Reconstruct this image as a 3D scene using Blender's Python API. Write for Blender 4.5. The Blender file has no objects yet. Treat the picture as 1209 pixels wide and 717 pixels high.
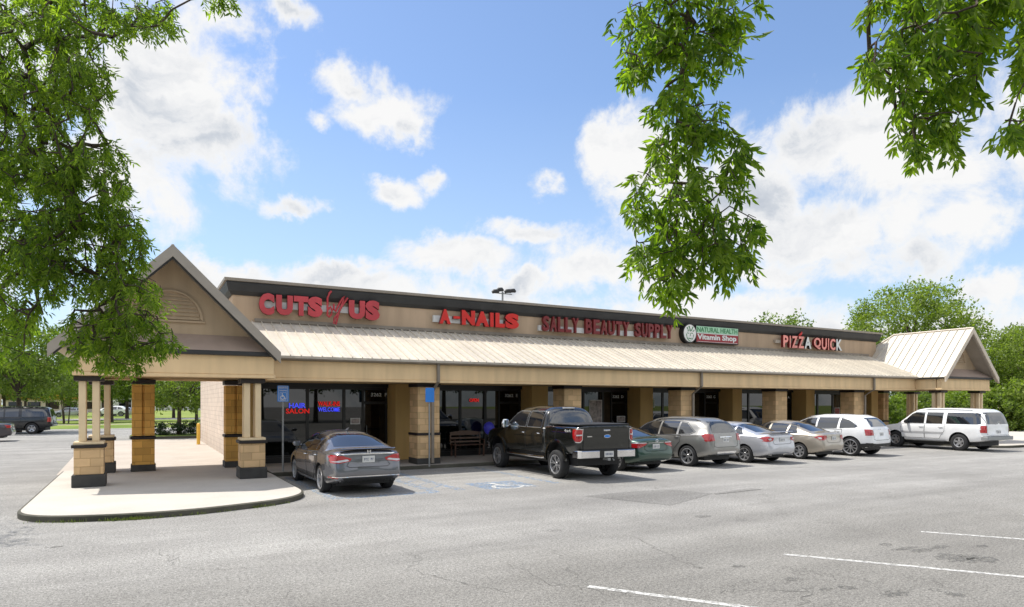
import bpy, bmesh, math, random
import numpy as np
from math import sin, cos, pi, radians, sqrt, atan2
from mathutils import Vector, Matrix
from mathutils.bvhtree import BVHTree

random.seed(7)
RNG = np.random.default_rng(11)
SC = bpy.context.scene
COL = SC.collection

# ------------------------------------------------------------------ camera geometry
FPX, V0, CAMH = 785.0, 475.9, 2.163
_a = math.atan(1405.5 / FPX)
FX, FY = cos(_a), sin(_a)

def ray(u, v):
    r = (u - 604.5) / FPX
    return Vector((FX + r * FY, FY - r * FX, -(v - V0) / FPX))

def atD(u, v, D):
    d = ray(u, v)
    return Vector((d.x * D, d.y * D, CAMH + d.z * D))

def atY(u, v, Y):
    d = ray(u, v); s = Y / d.y
    return Vector((d.x * s, Y, CAMH + d.z * s))

def atZ(u, v, Z=0.0):
    d = ray(u, v); s = (Z - CAMH) / d.z
    return Vector((d.x * s, d.y * s, Z))

# ------------------------------------------------------------------ materials
def newmat(name):
    m = bpy.data.materials.new(name); m.use_nodes = True
    nt = m.node_tree
    b = nt.nodes['Principled BSDF']
    return m, nt, b

def N(nt, t, **kw):
    n = nt.nodes.new(t)
    for k, v in kw.items():
        setattr(n, k, v)
    return n

def L(nt, a, b):
    nt.links.new(a, b)

def rgb(h):
    h = h.lstrip('#')
    c = [int(h[i:i + 2], 16) / 255 for i in (0, 2, 4)]
    return tuple(((x / 12.92) if x <= .04045 else ((x + .055) / 1.055) ** 2.4) for x in c) + (1,)

def ramp(nt, fac, stops):
    r = N(nt, 'ShaderNodeValToRGB')
    els = r.color_ramp.elements
    els[0].position, els[0].color = stops[0]
    els[1].position, els[1].color = stops[-1]
    for p, c in stops[1:-1]:
        e = els.new(p); e.color = c
    L(nt, fac, r.inputs[0])
    return r.outputs[0]

def mixc(nt, fac, a, b, mode='MIX'):
    m = N(nt, 'ShaderNodeMix', data_type='RGBA', blend_type=mode)
    if isinstance(fac, (int, float)): m.inputs[0].default_value = fac
    else: L(nt, fac, m.inputs[0])
    for i, x in ((6, a), (7, b)):
        if isinstance(x, tuple): m.inputs[i].default_value = x
        else: L(nt, x, m.inputs[i])
    return m.outputs[2]

def mth(nt, op, a, b=None, c=None):
    m = N(nt, 'ShaderNodeMath', operation=op)
    for i, x in enumerate((a, b, c)):
        if x is None: continue
        if isinstance(x, (int, float)): m.inputs[i].default_value = x
        else: L(nt, x, m.inputs[i])
    return m.outputs[0]

def mul(c, k):
    return tuple(x * k for x in c[:3]) + (1,)

def gray(g):
    return (g, g, g, 1)

def plain(name, col, rough=.6, metal=0., var=.12, scale=3., bump=0., spec=None, coat=0., detail=6):
    m, nt, b = newmat(name)
    tc = N(nt, 'ShaderNodeTexCoord')
    nz = N(nt, 'ShaderNodeTexNoise'); nz.inputs['Scale'].default_value = scale; nz.inputs['Detail'].default_value = detail
    L(nt, tc.outputs['Object'], nz.inputs['Vector'])
    c = ramp(nt, nz.outputs[0], [(.3, mul(col, 1 - var)), (.7, mul(col, 1 + var))])
    L(nt, c, b.inputs['Base Color'])
    b.inputs['Roughness'].default_value = rough
    b.inputs['Metallic'].default_value = metal
    if spec is not None: b.inputs['Specular IOR Level'].default_value = spec
    if coat: b.inputs['Coat Weight'].default_value = coat; b.inputs['Coat Roughness'].default_value = .05
    if bump:
        n2 = N(nt, 'ShaderNodeTexNoise'); n2.inputs['Scale'].default_value = scale * 12; n2.inputs['Detail'].default_value = 4
        L(nt, tc.outputs['Object'], n2.inputs['Vector'])
        bp = N(nt, 'ShaderNodeBump'); bp.inputs['Strength'].default_value = bump; bp.inputs['Distance'].default_value = .02
        L(nt, n2.outputs[0], bp.inputs['Height']); L(nt, bp.outputs[0], b.inputs['Normal'])
    return m

def block_mat(name, col, mortar, bw=.4, bh=.2, rough=.9, msize=.012, bump=.6, var=.34):
    """concrete-block masonry mapped on vertical faces with world axes"""
    m, nt, b = newmat(name)
    g = N(nt, 'ShaderNodeNewGeometry')
    sp = N(nt, 'ShaderNodeSeparateXYZ'); L(nt, g.outputs['Position'], sp.inputs[0])
    s = mth(nt, 'ADD', sp.outputs[0], sp.outputs[1])
    cb = N(nt, 'ShaderNodeCombineXYZ'); L(nt, s, cb.inputs[0]); L(nt, sp.outputs[2], cb.inputs[1])
    br = N(nt, 'ShaderNodeTexBrick'); L(nt, cb.outputs[0], br.inputs['Vector'])
    br.inputs['Scale'].default_value = 1; br.inputs['Brick Width'].default_value = bw; br.inputs['Row Height'].default_value = bh
    br.inputs['Mortar Size'].default_value = msize; br.inputs['Mortar Smooth'].default_value = .4
    br.inputs['Color1'].default_value = mul(col, 1 - var * .5); br.inputs['Color2'].default_value = mul(col, 1 + var * .5)
    br.inputs['Mortar'].default_value = mortar
    nz = N(nt, 'ShaderNodeTexNoise'); nz.inputs['Scale'].default_value = 2.2; nz.inputs['Detail'].default_value = 8
    L(nt, g.outputs['Position'], nz.inputs['Vector'])
    dirt = ramp(nt, nz.outputs[0], [(.3, gray(.82)), (.65, gray(1.0))])
    c = mixc(nt, 1.0, br.outputs[0], dirt, 'MULTIPLY')
    # soiling near the ground
    h = mth(nt, 'SUBTRACT', 1.0, mth(nt, 'MINIMUM', mth(nt, 'DIVIDE', sp.outputs[2], .9), 1.0))
    c = mixc(nt, mth(nt, 'MULTIPLY', h, .35), c, mul(col, .45))
    L(nt, c, b.inputs['Base Color']); b.inputs['Roughness'].default_value = rough
    n2 = N(nt, 'ShaderNodeTexNoise'); n2.inputs['Scale'].default_value = 45; L(nt, g.outputs['Position'], n2.inputs['Vector'])
    hh = mth(nt, 'ADD', mth(nt, 'MULTIPLY', br.outputs[1], -1.0), mth(nt, 'MULTIPLY', n2.outputs[0], .8))
    bp = N(nt, 'ShaderNodeBump'); bp.inputs['Strength'].default_value = bump; bp.inputs['Distance'].default_value = .015
    L(nt, hh, bp.inputs['Height']); L(nt, bp.outputs[0], b.inputs['Normal'])
    return m

def streaked(name, col, rough=.8, streak=.18, bump=.15, sx=3.0, spec=.3):
    """painted stucco/boards with vertical weather streaks, world mapped"""
    m, nt, b = newmat(name)
    g = N(nt, 'ShaderNodeNewGeometry')
    mp = N(nt, 'ShaderNodeMapping'); mp.inputs['Scale'].default_value = (sx, sx, .35)
    L(nt, g.outputs['Position'], mp.inputs[0])
    nz = N(nt, 'ShaderNodeTexNoise'); nz.inputs['Scale'].default_value = 1; nz.inputs['Detail'].default_value = 7
    L(nt, mp.outputs[0], nz.inputs['Vector'])
    nb = N(nt, 'ShaderNodeTexNoise'); nb.inputs['Scale'].default_value = .5; nb.inputs['Detail'].default_value = 5
    L(nt, g.outputs['Position'], nb.inputs['Vector'])
    c1 = ramp(nt, nz.outputs[0], [(.32, mul(col, 1 - streak)), (.62, col)])
    c2 = ramp(nt, nb.outputs[0], [(.3, gray(.9)), (.7, gray(1.03))])
    L(nt, mixc(nt, 1., c1, c2, 'MULTIPLY'), b.inputs['Base Color'])
    b.inputs['Roughness'].default_value = rough; b.inputs['Specular IOR Level'].default_value = spec
    n2 = N(nt, 'ShaderNodeTexNoise'); n2.inputs['Scale'].default_value = 60; L(nt, g.outputs['Position'], n2.inputs['Vector'])
    bp = N(nt, 'ShaderNodeBump'); bp.inputs['Strength'].default_value = bump; bp.inputs['Distance'].default_value = .01
    L(nt, n2.outputs[0], bp.inputs['Height']); L(nt, bp.outputs[0], b.inputs['Normal'])
    return m

def leaf_mat(name, c0, c1, trans=.45, rough=.45, light=1.0):
    m, nt, b = newmat(name)
    tc = N(nt, 'ShaderNodeTexCoord')
    at = N(nt, 'ShaderNodeAttribute'); at.attribute_name = 'rnd'
    nz = N(nt, 'ShaderNodeTexNoise'); nz.inputs['Scale'].default_value = .9; nz.inputs['Detail'].default_value = 3
    L(nt, tc.outputs['Object'], nz.inputs['Vector'])
    f = mth(nt, 'ADD', mth(nt, 'MULTIPLY', at.outputs['Fac'], .6), mth(nt, 'MULTIPLY', nz.outputs[0], .5))
    c = ramp(nt, f, [(.15, c0), (.85, c1)])
    out = nt.nodes['Material Output']
    L(nt, c, b.inputs['Base Color']); b.inputs['Roughness'].default_value = rough
    b.inputs['Specular IOR Level'].default_value = .35
    tr = N(nt, 'ShaderNodeBsdfTranslucent')
    ct = mixc(nt, 1., c, (1.5 * light, 1.75 * light, .55 * light, 1), 'MULTIPLY')
    L(nt, ct, tr.inputs[0])
    mx = N(nt, 'ShaderNodeMixShader'); mx.inputs[0].default_value = trans
    L(nt, b.outputs[0], mx.inputs[1]); L(nt, tr.outputs[0], mx.inputs[2]); L(nt, mx.outputs[0], out.inputs[0])
    return m

def glossy(name, col, rough=.04, spec=.5, coat=0., metal=0., ior=1.5):
    m, nt, b = newmat(name)
    tc = N(nt, 'ShaderNodeTexCoord')
    nz = N(nt, 'ShaderNodeTexNoise'); nz.inputs['Scale'].default_value = 1.3
    L(nt, tc.outputs['Object'], nz.inputs['Vector'])
    L(nt, ramp(nt, nz.outputs[0], [(.3, mul(col, .85)), (.7, mul(col, 1.15))]), b.inputs['Base Color'])
    b.inputs['Roughness'].default_value = rough; b.inputs['Specular IOR Level'].default_value = spec
    b.inputs['Metallic'].default_value = metal; b.inputs['IOR'].default_value = ior
    b.inputs['Coat Weight'].default_value = coat
    return m

def paint(name, col, metal=.5, rough=.35, dirt=.06):
    m, nt, b = newmat(name)
    tc = N(nt, 'ShaderNodeTexCoord')
    nz = N(nt, 'ShaderNodeTexNoise'); nz.inputs['Scale'].default_value = 2.; nz.inputs['Detail'].default_value = 6
    L(nt, tc.outputs['Object'], nz.inputs['Vector'])
    sp = N(nt, 'ShaderNodeSeparateXYZ'); L(nt, tc.outputs['Object'], sp.inputs[0])
    c = ramp(nt, nz.outputs[0], [(.3, mul(col, 1 - dirt)), (.7, mul(col, 1 + dirt))])
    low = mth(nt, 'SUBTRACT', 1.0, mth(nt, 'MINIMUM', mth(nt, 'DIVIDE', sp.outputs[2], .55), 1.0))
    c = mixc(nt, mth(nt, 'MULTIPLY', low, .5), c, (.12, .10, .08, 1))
    L(nt, c, b.inputs['Base Color'])
    b.inputs['Metallic'].default_value = metal; b.inputs['Roughness'].default_value = rough
    b.inputs['Coat Weight'].default_value = 1.0; b.inputs['Coat Roughness'].default_value = .04
    return m

M = {}
M['fascia'] = streaked('fascia_paint', (.86, .63, .36, 1), streak=.15)
M['stucco'] = streaked('parapet_stucco', (.53, .39, .265, 1), streak=.17, bump=.3)
M['gable'] = streaked('gable_stucco', (.54, .41, .27, 1), streak=.14, bump=.3)
M['skirt'] = streaked('skirt_metal', (.42, .32, .255, 1), streak=.1)
M['darktrim'] = plain('charcoal_trim', (.030, .030, .030, 1), .6, var=.2, scale=1.5)
M['captrim'] = plain('bronze_cap_metal', (.27, .235, .195, 1), .5, var=.1)
M['gutter'] = plain('gutter_metal', (.24, .205, .165, 1), .5, var=.12)
M['rake'] = plain('rake_metal', (.34, .30, .25, 1), .55, var=.08)
M['rakelit'] = plain('lit_rake_metal', (.62, .53, .42, 1), .5, var=.06)  # rake metal again, the far gable's lit look put into its colour
M['block'] = block_mat('tan_split_block', (.72, .49, .26, 1), (.56, .37, .18, 1), .41, .205, msize=.010)
M['blockin'] = block_mat('ochre_block', (.72, .40, .10, 1), (.52, .28, .07, 1), .41, .205, msize=.010)
M['whiteblock'] = block_mat('cream_washed_block', (.72, .60, .49, 1), (.55, .44, .35, 1), .4, .2, msize=.012, bump=.5, var=.06)
M['pilaster'] = streaked('ochre_pilaster_paint', (.62, .40, .15, 1), streak=.1)
M['darkband'] = plain('dark_brown_paint', (.018, .012, .010, 1), .6)
M['basedark'] = plain('charcoal_base_paint', (.05, .048, .045, 1), .8, var=.25, scale=4, bump=.3)
M['cream'] = plain('cream_post_paint', (.74, .58, .36, 1), .6, var=.05)
M['soffit'] = streaked('soffit_boards', (.50, .35, .19, 1), streak=.1)
M['frame'] = plain('dark_bronze_frame', (.012, .011, .010, 1), .35)
M['glass'] = glossy('tinted_storefront_glass', (.004, .005, .004, 1), .015, .72)
M['doorglass'] = glossy('tinted_door_glass', (.004, .004, .004, 1), .03, .45)
M['inside'] = plain('dark_interior', (.01, .01, .01, 1), .9)
M['roofflat'] = plain('flat_roof_membrane', (.3, .29, .27, 1), .9)
M['concrete'] = None
M['white'] = plain('white_paint', (.78, .77, .74, 1), .5, var=.04)
M['poster'] = plain('printed_poster', (.42, .36, .33, 1), .5, var=.55, scale=7)
M['steel'] = plain('galvanised_steel', (.30, .31, .31, 1), .45, metal=.3, var=.1)
M['chrome'] = glossy('chrome', (.75, .75, .76, 1), .08, .5, metal=1)
M['rim'] = plain('alloy_rim', (.46, .46, .47, 1), .28, metal=.75, var=.05)
M['rimdark'] = plain('wheel_well_dark', (.015, .015, .016, 1), .6)
M['tyre'] = plain('tyre_rubber', (.022, .022, .023, 1), .85, var=.2, scale=9)
M['carglass'] = glossy('car_glass', (.012, .015, .020, 1), .02, 1.0, coat=.6, ior=1.6)
M['trimblk'] = plain('black_plastic', (.02, .02, .02, 1), .55)
M['redlamp'] = glossy('red_lamp', (.42, .012, .015, 1), .08, .6, coat=1)
M['clearlamp'] = glossy('clear_lamp', (.6, .6, .62, 1), .08, .6, coat=1)
M['bark'] = plain('bark', (.075, .055, .040, 1), .9, var=.35, scale=6, bump=.6)
M['twig'] = plain('twig_bark', (.045, .030, .020, 1), .9, var=.2)
M['seam'] = plain('panel_gap', (.008, .008, .008, 1), .8)
M['bluesign'] = plain('blue_sign_face', (.03, .22, .68, 1), .45, var=.06)
M['yellow'] = plain('yellow_bollard_paint', (.75, .45, .06, 1), .6, var=.1)
M['fencewood'] = plain('tan_fence_wood', (.36, .27, .16, 1), .8, var=.25)
M['wood'] = plain('brown_bench_wood', (.10, .05, .03, 1), .6, var=.25)
M['redletter'] = plain('faded_red_letter', (.46, .045, .055, 1), .35, var=.18, scale=1.2)
M['redbright'] = plain('red_letter', (.60, .018, .012, 1), .3, var=.08)
M['redreturn'] = plain('dark_red_return', (.16, .012, .012, 1), .4)
M['maroon'] = plain('maroon_letter', (.17, .012, .014, 1), .35, var=.15)
M['racewhite'] = plain('white_raceway', (.62, .62, .60, 1), .5, var=.06)
M['racetan'] = plain('tan_raceway', (.42, .36, .29, 1), .6, var=.06)
M['pinkwhite'] = plain('faded_pink_letter_face', (.85, .30, .25, 1), .4, var=.2, scale=3)
M['letwhite'] = plain('white_letter_face', (.72, .74, .72, 1), .4, var=.05)
M['green'] = plain('pale_green_panel', (.36, .62, .42, 1), .4, var=.06)
M['dkgreen'] = plain('dark_green_letter', (.03, .20, .07, 1), .4, var=.06)
M['redpanel'] = plain('dark_red_panel', (.30, .012, .02, 1), .35, var=.08)
M['black'] = plain('black_outline', (.01, .01, .01, 1), .5)

def neon(name, col, s):
    m, nt, b = newmat(name)
    b.inputs['Base Color'].default_value = col
    b.inputs['Emission Color'].default_value = col; b.inputs['Emission Strength'].default_value = s
    b.inputs['Roughness'].default_value = .4
    return m
M['neonblue'] = neon('blue_neon_tube', (.07, .09, 1, 1), .75)
M['neonred'] = neon('red_neon_tube', (.9, .02, .015, 1), .42)
M['glowblue'] = neon('glowing_blue_balloon', (.05, .05, .42, 1), .12)  # balloon colour with a faint glow added, though it is no lamp

# concrete
def concrete(name, c0, c1):
    m, nt, b = newmat(name)
    g = N(nt, 'ShaderNodeNewGeometry')
    nz = N(nt, 'ShaderNodeTexNoise'); nz.inputs['Scale'].default_value = .6; nz.inputs['Detail'].default_value = 9; nz.inputs['Roughness'].default_value = .65
    L(nt, g.outputs['Position'], nz.inputs['Vector'])
    c = ramp(nt, nz.outputs[0], [(.3, c0), (.7, c1)])
    n2 = N(nt, 'ShaderNodeTexNoise'); n2.inputs['Scale'].default_value = 70; L(nt, g.outputs['Position'], n2.inputs['Vector'])
    c = mixc(nt, 1., c, ramp(nt, n2.outputs[0], [(.3, gray(.86)), (.7, gray(1.06))]), 'MULTIPLY')
    L(nt, c, b.inputs['Base Color']); b.inputs['Roughness'].default_value = .9; b.inputs['Specular IOR Level'].default_value = .2
    bp = N(nt, 'ShaderNodeBump'); bp.inputs['Strength'].default_value = .25; bp.inputs['Distance'].default_value = .01
    L(nt, n2.outputs[0], bp.inputs['Height']); L(nt, bp.outputs[0], b.inputs['Normal'])
    return m
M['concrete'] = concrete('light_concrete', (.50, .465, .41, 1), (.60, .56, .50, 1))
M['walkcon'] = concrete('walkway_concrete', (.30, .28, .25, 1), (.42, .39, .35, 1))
M['kerb'] = concrete('weathered_kerb', (.05, .05, .038, 1), (.16, .15, .12, 1))
M['road'] = concrete('grey_road', (.30, .29, .28, 1), (.38, .37, .36, 1))
M['apron'] = concrete('apron_concrete', (.44, .385, .33, 1), (.53, .475, .415, 1))

def asphalt(name, k=1., cracks=True):
    m, nt, b = newmat(name)
    g = N(nt, 'ShaderNodeNewGeometry'); P = g.outputs['Position']
    def noise(s, d=6, r=.6, vec=P):
        n = N(nt, 'ShaderNodeTexNoise'); n.inputs['Scale'].default_value = s; n.inputs['Detail'].default_value = d; n.inputs['Roughness'].default_value = r
        L(nt, vec, n.inputs['Vector']); return n
    base = ramp(nt, noise(.13, 7).outputs[0], [(.3, mul((.268, .259, .243, 1), k)), (.7, mul((.360, .349, .328, 1), k))])
    # streaky wheel tracks running along the lane (X)
    mp = N(nt, 'ShaderNodeMapping'); mp.inputs['Scale'].default_value = (.06, .55, 1); mp.inputs['Rotation'].default_value = (0, 0, radians(-6)); L(nt, P, mp.inputs[0])
    tr = ramp(nt, noise(1., 5, .6, mp.outputs[0]).outputs[0], [(.35, gray(.80)), (.65, gray(1.10))])
    c = mixc(nt, 1., base, tr, 'MULTIPLY')
    med = ramp(nt, noise(1.3, 8, .7).outputs[0], [(.3, gray(.88)), (.7, gray(1.06))])
    c = mixc(nt, 1., c, med, 'MULTIPLY')
    fine = noise(55, 3, .7)
    c = mixc(nt, 1., c, ramp(nt, fine.outputs[0], [(.36, gray(.55)), (.5, gray(1.)), (.66, gray(1.42))]), 'MULTIPLY')
    c = mixc(nt, 1., c, ramp(nt, noise(22, 4, .75).outputs[0], [(.36, gray(.66)), (.5, gray(1.)), (.66, gray(1.28))]), 'MULTIPLY')
    fin2 = noise(170, 2, .7)
    c = mixc(nt, 1., c, ramp(nt, fin2.outputs[0], [(.35, gray(.72)), (.65, gray(1.25))]), 'MULTIPLY')
    sy = N(nt, 'ShaderNodeSeparateXYZ'); L(nt, P, sy.inputs[0])
    near = N(nt, 'ShaderNodeMapRange', interpolation_type='SMOOTHSTEP'); L(nt, mth(nt, 'ADD', sy.outputs[1], mth(nt, 'MULTIPLY', noise(.5, 4).outputs[0], 5.)), near.inputs[0]); near.inputs[1].default_value = 7.; near.inputs[2].default_value = 15.
    c = mixc(nt, 1., c, ramp(nt, near.outputs[0], [(0., (.82, .81, .785, 1)), (1., gray(1.06))]), 'MULTIPLY')  # vignette-like darkening of the foreground painted into the asphalt colour
    # spots of oil
    vo = N(nt, 'ShaderNodeTexVoronoi'); vo.inputs['Scale'].default_value = 1.1; vo.inputs['Randomness'].default_value = 1
    wv = N(nt, 'ShaderNodeVectorMath', operation='ADD'); L(nt, P, wv.inputs[0])
    wn = noise(3., 3); wm = N(nt, 'ShaderNodeVectorMath', operation='SCALE'); L(nt, wn.outputs[1], wm.inputs[0]); wm.inputs[3].default_value = .25
    L(nt, wm.outputs[0], wv.inputs[1]); L(nt, wv.outputs[0], vo.inputs['Vector'])
    spot = mth(nt, 'MULTIPLY', ramp(nt, vo.outputs[0], [(.05, gray(1)), (.12, gray(0))]), ramp(nt, noise(.35, 2).outputs[0], [(.55, gray(0)), (.68, gray(1))]))
    c = mixc(nt, mth(nt, 'MULTIPLY', spot, .35), c, (.08, .075, .07, 1))
    if cracks:
        v2 = N(nt, 'ShaderNodeTexVoronoi', feature='DISTANCE_TO_EDGE'); v2.inputs['Scale'].default_value = .28
        wa = N(nt, 'ShaderNodeVectorMath', operation='ADD'); L(nt, P, wa.inputs[0])
        wn2 = noise(1.2, 6, .7); ws = N(nt, 'ShaderNodeVectorMath', operation='SCALE'); L(nt, wn2.outputs[1], ws.inputs[0]); ws.inputs[3].default_value = 1.6
        L(nt, ws.outputs[0], wa.inputs[1]); L(nt, wa.outputs[0], v2.inputs['Vector'])
        cr = ramp(nt, v2.outputs[0], [(.0015, gray(1)), (.0045, gray(0))])
        msk = ramp(nt, noise(.3, 3).outputs[0], [(.50, gray(0)), (.58, gray(1))])
        c = mixc(nt, mth(nt, 'MULTIPLY', mth(nt, 'MULTIPLY', cr, msk), .62), c, (.05, .047, .043, 1))
    L(nt, c, b.inputs['Base Color']); b.inputs['Roughness'].default_value = .92; b.inputs['Specular IOR Level'].default_value = .2
    bp = N(nt, 'ShaderNodeBump'); bp.inputs['Strength'].default_value = .5; bp.inputs['Distance'].default_value = .012
    L(nt, fine.outputs[0], bp.inputs['Height']); L(nt, bp.outputs[0], b.inputs['Normal'])
    return m
M['asphalt'] = asphalt('weathered_asphalt')
M['patch'] = asphalt('darker_patch_asphalt', .80, False)

def worn(name, col, keep=.5, sc=9):
    """worn road paint: alpha-free, fades to asphalt colour"""
    m, nt, b = newmat(name)
    g = N(nt, 'ShaderNodeNewGeometry')
    n = N(nt, 'ShaderNodeTexNoise'); n.inputs['Scale'].default_value = sc; n.inputs['Detail'].default_value = 8; n.inputs['Roughness'].default_value = .75
    L(nt, g.outputs['Position'], n.inputs['Vector'])
    f = ramp(nt, n.outputs[0], [(keep - .09, gray(0)), (keep + .09, gray(1))])
    tr = N(nt, 'ShaderNodeBsdfTransparent')
    b.inputs['Base Color'].default_value = col; b.inputs['Roughness'].default_value = .8
    mx = N(nt, 'ShaderNodeMixShader'); L(nt, f, mx.inputs[0]); L(nt, b.outputs[0], mx.inputs[1]); L(nt, tr.outputs[0], mx.inputs[2])
    L(nt, mx.outputs[0], nt.nodes['Material Output'].inputs[0])
    return m
M['linewhite'] = worn('worn_white_line', (.62, .61, .58, 1), .54, 12)
M['linefaint'] = worn('faint_white_line', (.50, .49, .47, 1), .48)
M['blueline'] = worn('worn_blue_paint', (.26, .38, .54, 1), .44, 8)
M['oil'] = worn('oil_stain', (.15, .145, .132, 1), .47, 14)

def grassmat(name, c0, c1, c2):
    m, nt, b = newmat(name)
    g = N(nt, 'ShaderNodeNewGeometry')
    n = N(nt, 'ShaderNodeTexNoise'); n.inputs['Scale'].default_value = .12; n.inputs['Detail'].default_value = 9; n.inputs['Roughness'].default_value = .7
    L(nt, g.outputs['Position'], n.inputs['Vector'])
    L(nt, ramp(nt, n.outputs[0], [(.32, c0), (.5, c1), (.68, c2)]), b.inputs['Base Color'])
    b.inputs['Roughness'].default_value = .95; b.inputs['Specular IOR Level'].default_value = .1
    return m
M['lawn'] = grassmat('lawn', (.10, .15, .03, 1), (.20, .26, .06, 1), (.32, .33, .11, 1))

M['leafnear'] = leaf_mat('leaf_near', (.028, .070, .009, 1), (.190, .250, .028, 1), .57, light=1.65)
M['leafleft'] = leaf_mat('leaf_left', (.036, .078, .012, 1), (.190, .245, .034, 1), .57, light=1.6)
M['leafbg'] = leaf_mat('leaf_background', (.055, .095, .018, 1), (.18, .235, .045, 1), .4, light=1.25)
M['leafbgd'] = leaf_mat('leaf_dark_background', (.025, .06, .012, 1), (.075, .14, .028, 1), .3)
M['leafyel'] = leaf_mat('leaf_yellow_green', (.075, .115, .022, 1), (.24, .295, .060, 1), .42, light=1.2)
M['hedge'] = leaf_mat('hedge_leaf', (.012, .030, .008, 1), (.035, .065, .018, 1), .15)
M['weed'] = leaf_mat('weed_leaf', (.08, .13, .03, 1), (.22, .24, .08, 1), .3)

# ------------------------------------------------------------------ object helpers
def tag(o, label=None, cat=None, group=None, kind=None):
    if label: o['label'] = label
    if cat: o['category'] = cat
    if group: o['group'] = group
    if kind: o['kind'] = kind
    return o

def empty(name, loc=(0, 0, 0), rz=0., parent=None):
    o = bpy.data.objects.new(name, None); COL.objects.link(o)
    o.empty_display_size = .3
    o.location = loc; o.rotation_euler = (0, 0, rz)
    if parent: o.parent = parent
    return o

class MB:
    """collects verts / faces / material index"""
    def __init__(s):
        s.v = []; s.f = []; s.m = []
    def add(s, vs, fs, mi=0):
        k = len(s.v); s.v += [tuple(p) for p in vs]
        for f in fs: s.f.append([k + i for i in f]); s.m.append(mi)
        return s
    def box(s, x0, x1, y0, y1, z0, z1, mi=0):
        vs = [(x, y, z) for z in (z0, z1) for y in (y0, y1) for x in (x0, x1)]
        return s.add(vs, [(0, 2, 3, 1), (4, 5, 7, 6), (0, 1, 5, 4), (2, 6, 7, 3), (0, 4, 6, 2), (1, 3, 7, 5)], mi)
    def prism(s, poly, axis, a0, a1, mi=0):
        """poly in the other two axes, extruded along axis"""
        n = len(poly); vs = []
        for a in (a0, a1):
            for p, q in poly:
                vs.append({'x': (a, p, q), 'y': (p, a, q), 'z': (p, q, a)}[axis])
        fs = [tuple(range(n))[::-1], tuple(range(n, 2 * n))]
        for i in range(n): j = (i + 1) % n; fs.append((i, j, n + j, n + i))
        return s.add(vs, fs, mi)
    def tube(s, pts, r, n=6, mi=0, cap=True):
        pts = [Vector(p) for p in pts]
        rs = r if isinstance(r, (list, tuple)) else [r] * len(pts)
        vs = []; fs = []
        up = Vector((.13, .21, .97))
        for i, p in enumerate(pts):
            d = (pts[min(i + 1, len(pts) - 1)] - pts[max(i - 1, 0)])
            if d.length < 1e-7: d = Vector((0, 0, 1))
            d.normalize()
            a = d.cross(up)
            if a.length < .15: a = d.cross(Vector((1, 0, 0)))
            a.normalize(); b = d.cross(a)
            for k in range(n):
                t = 2 * pi * k / n
                vs.append(p + (a * cos(t) + b * sin(t)) * rs[i])
        for i in range(len(pts) - 1):
            for k in range(n):
                j = (k + 1) % n
                fs.append((i * n + k, i * n + j, (i + 1) * n + j, (i + 1) * n + k))
        if cap:
            fs.append(tuple(range(n))); fs.append(tuple((len(pts) - 1) * n + k for k in range(n))[::-1])
        return s.add(vs, fs, mi)
    def build(s, name, mats, parent=None, smooth=None, bevel=0., fix=True, loc=None):
        me = bpy.data.meshes.new(name)
        me.from_pydata(s.v, [], s.f)
        if not isinstance(mats, (list, tuple)): mats = [mats]
        for m in mats: me.materials.append(m)
        me.polygons.foreach_set('material_index', s.m)
        if fix or bevel:
            bm = bmesh.new(); bm.from_mesh(me)
            bmesh.ops.recalc_face_normals(bm, faces=bm.faces)
            if bevel:
                ed = [e for e in bm.edges if len(e.link_faces) == 2 and e.calc_face_angle(0) > .6]
                bmesh.ops.bevel(bm, geom=ed, offset=bevel, segments=1, affect='EDGES', profile=.5, clamp_overlap=True)
            bm.to_mesh(me); bm.free()
        if smooth is not None:
            me.polygons.foreach_set('use_smooth', [True] * len(me.polygons))
            me.set_sharp_from_angle(angle=radians(smooth))
        me.update()
        o = bpy.data.objects.new(name, me); COL.objects.link(o)
        if loc is not None: o.location = loc
        if parent: o.parent = parent
        return o

def lathe(mb, prof, axis='x', n=28, c=(0, 0, 0), mi=0, close=False):
    """prof = list of (axial, radius)"""
    vs = []; fs = []
    for a, r in prof:
        for k in range(n):
            t = 2 * pi * k / n
            p = {'x': (a, r * cos(t), r * sin(t)), 'z': (r * cos(t), r * sin(t), a), 'y': (r * cos(t), a, r * sin(t))}[axis]
            vs.append((p[0] + c[0], p[1] + c[1], p[2] + c[2]))
    for i in range(len(prof) - 1):
        for k in range(n):
            j = (k + 1) % n
            fs.append((i * n + k, i * n + j, (i + 1) * n + j, (i + 1) * n + k))
    if close:
        fs.append(tuple(range(n))); fs.append(tuple((len(prof) - 1) * n + k for k in range(n))[::-1])
    mb.add(vs, fs, mi)

def text_mesh(txt, size_h, width, extrude=.0, bold=0., spacing=1.):
    """mesh of text in XZ plane facing -Y scaled to height/width; returns (verts, faces) with origin lower-left"""
    cu = bpy.data.curves.new('t', 'FONT'); cu.body = txt; cu.size = 1; cu.extrude = .02; cu.offset = bold
    cu.space_character = spacing; cu.resolution_u = 3
    ob = bpy.data.objects.new('t', cu); COL.objects.link(ob)
    dg = bpy.context.evaluated_depsgraph_get()
    me = bpy.data.meshes.new_from_object(ob.evaluated_get(dg))
    V = np.array([v.co[:] for v in me.vertices]); F = [list(p.vertices) for p in me.polygons]
    bpy.data.objects.remove(ob); bpy.data.curves.remove(cu); bpy.data.meshes.remove(me)
    mn = V.min(0); mx = V.max(0)
    out = np.zeros_like(V)
    out[:, 0] = (V[:, 0] - mn[0]) / (mx[0] - mn[0]) * width
    out[:, 2] = (V[:, 1] - mn[1]) / (mx[1] - mn[1]) * size_h
    out[:, 1] = -(V[:, 2] - mn[2]) / (mx[2] - mn[2]) * extrude if extrude else 0
    return out, F

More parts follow.
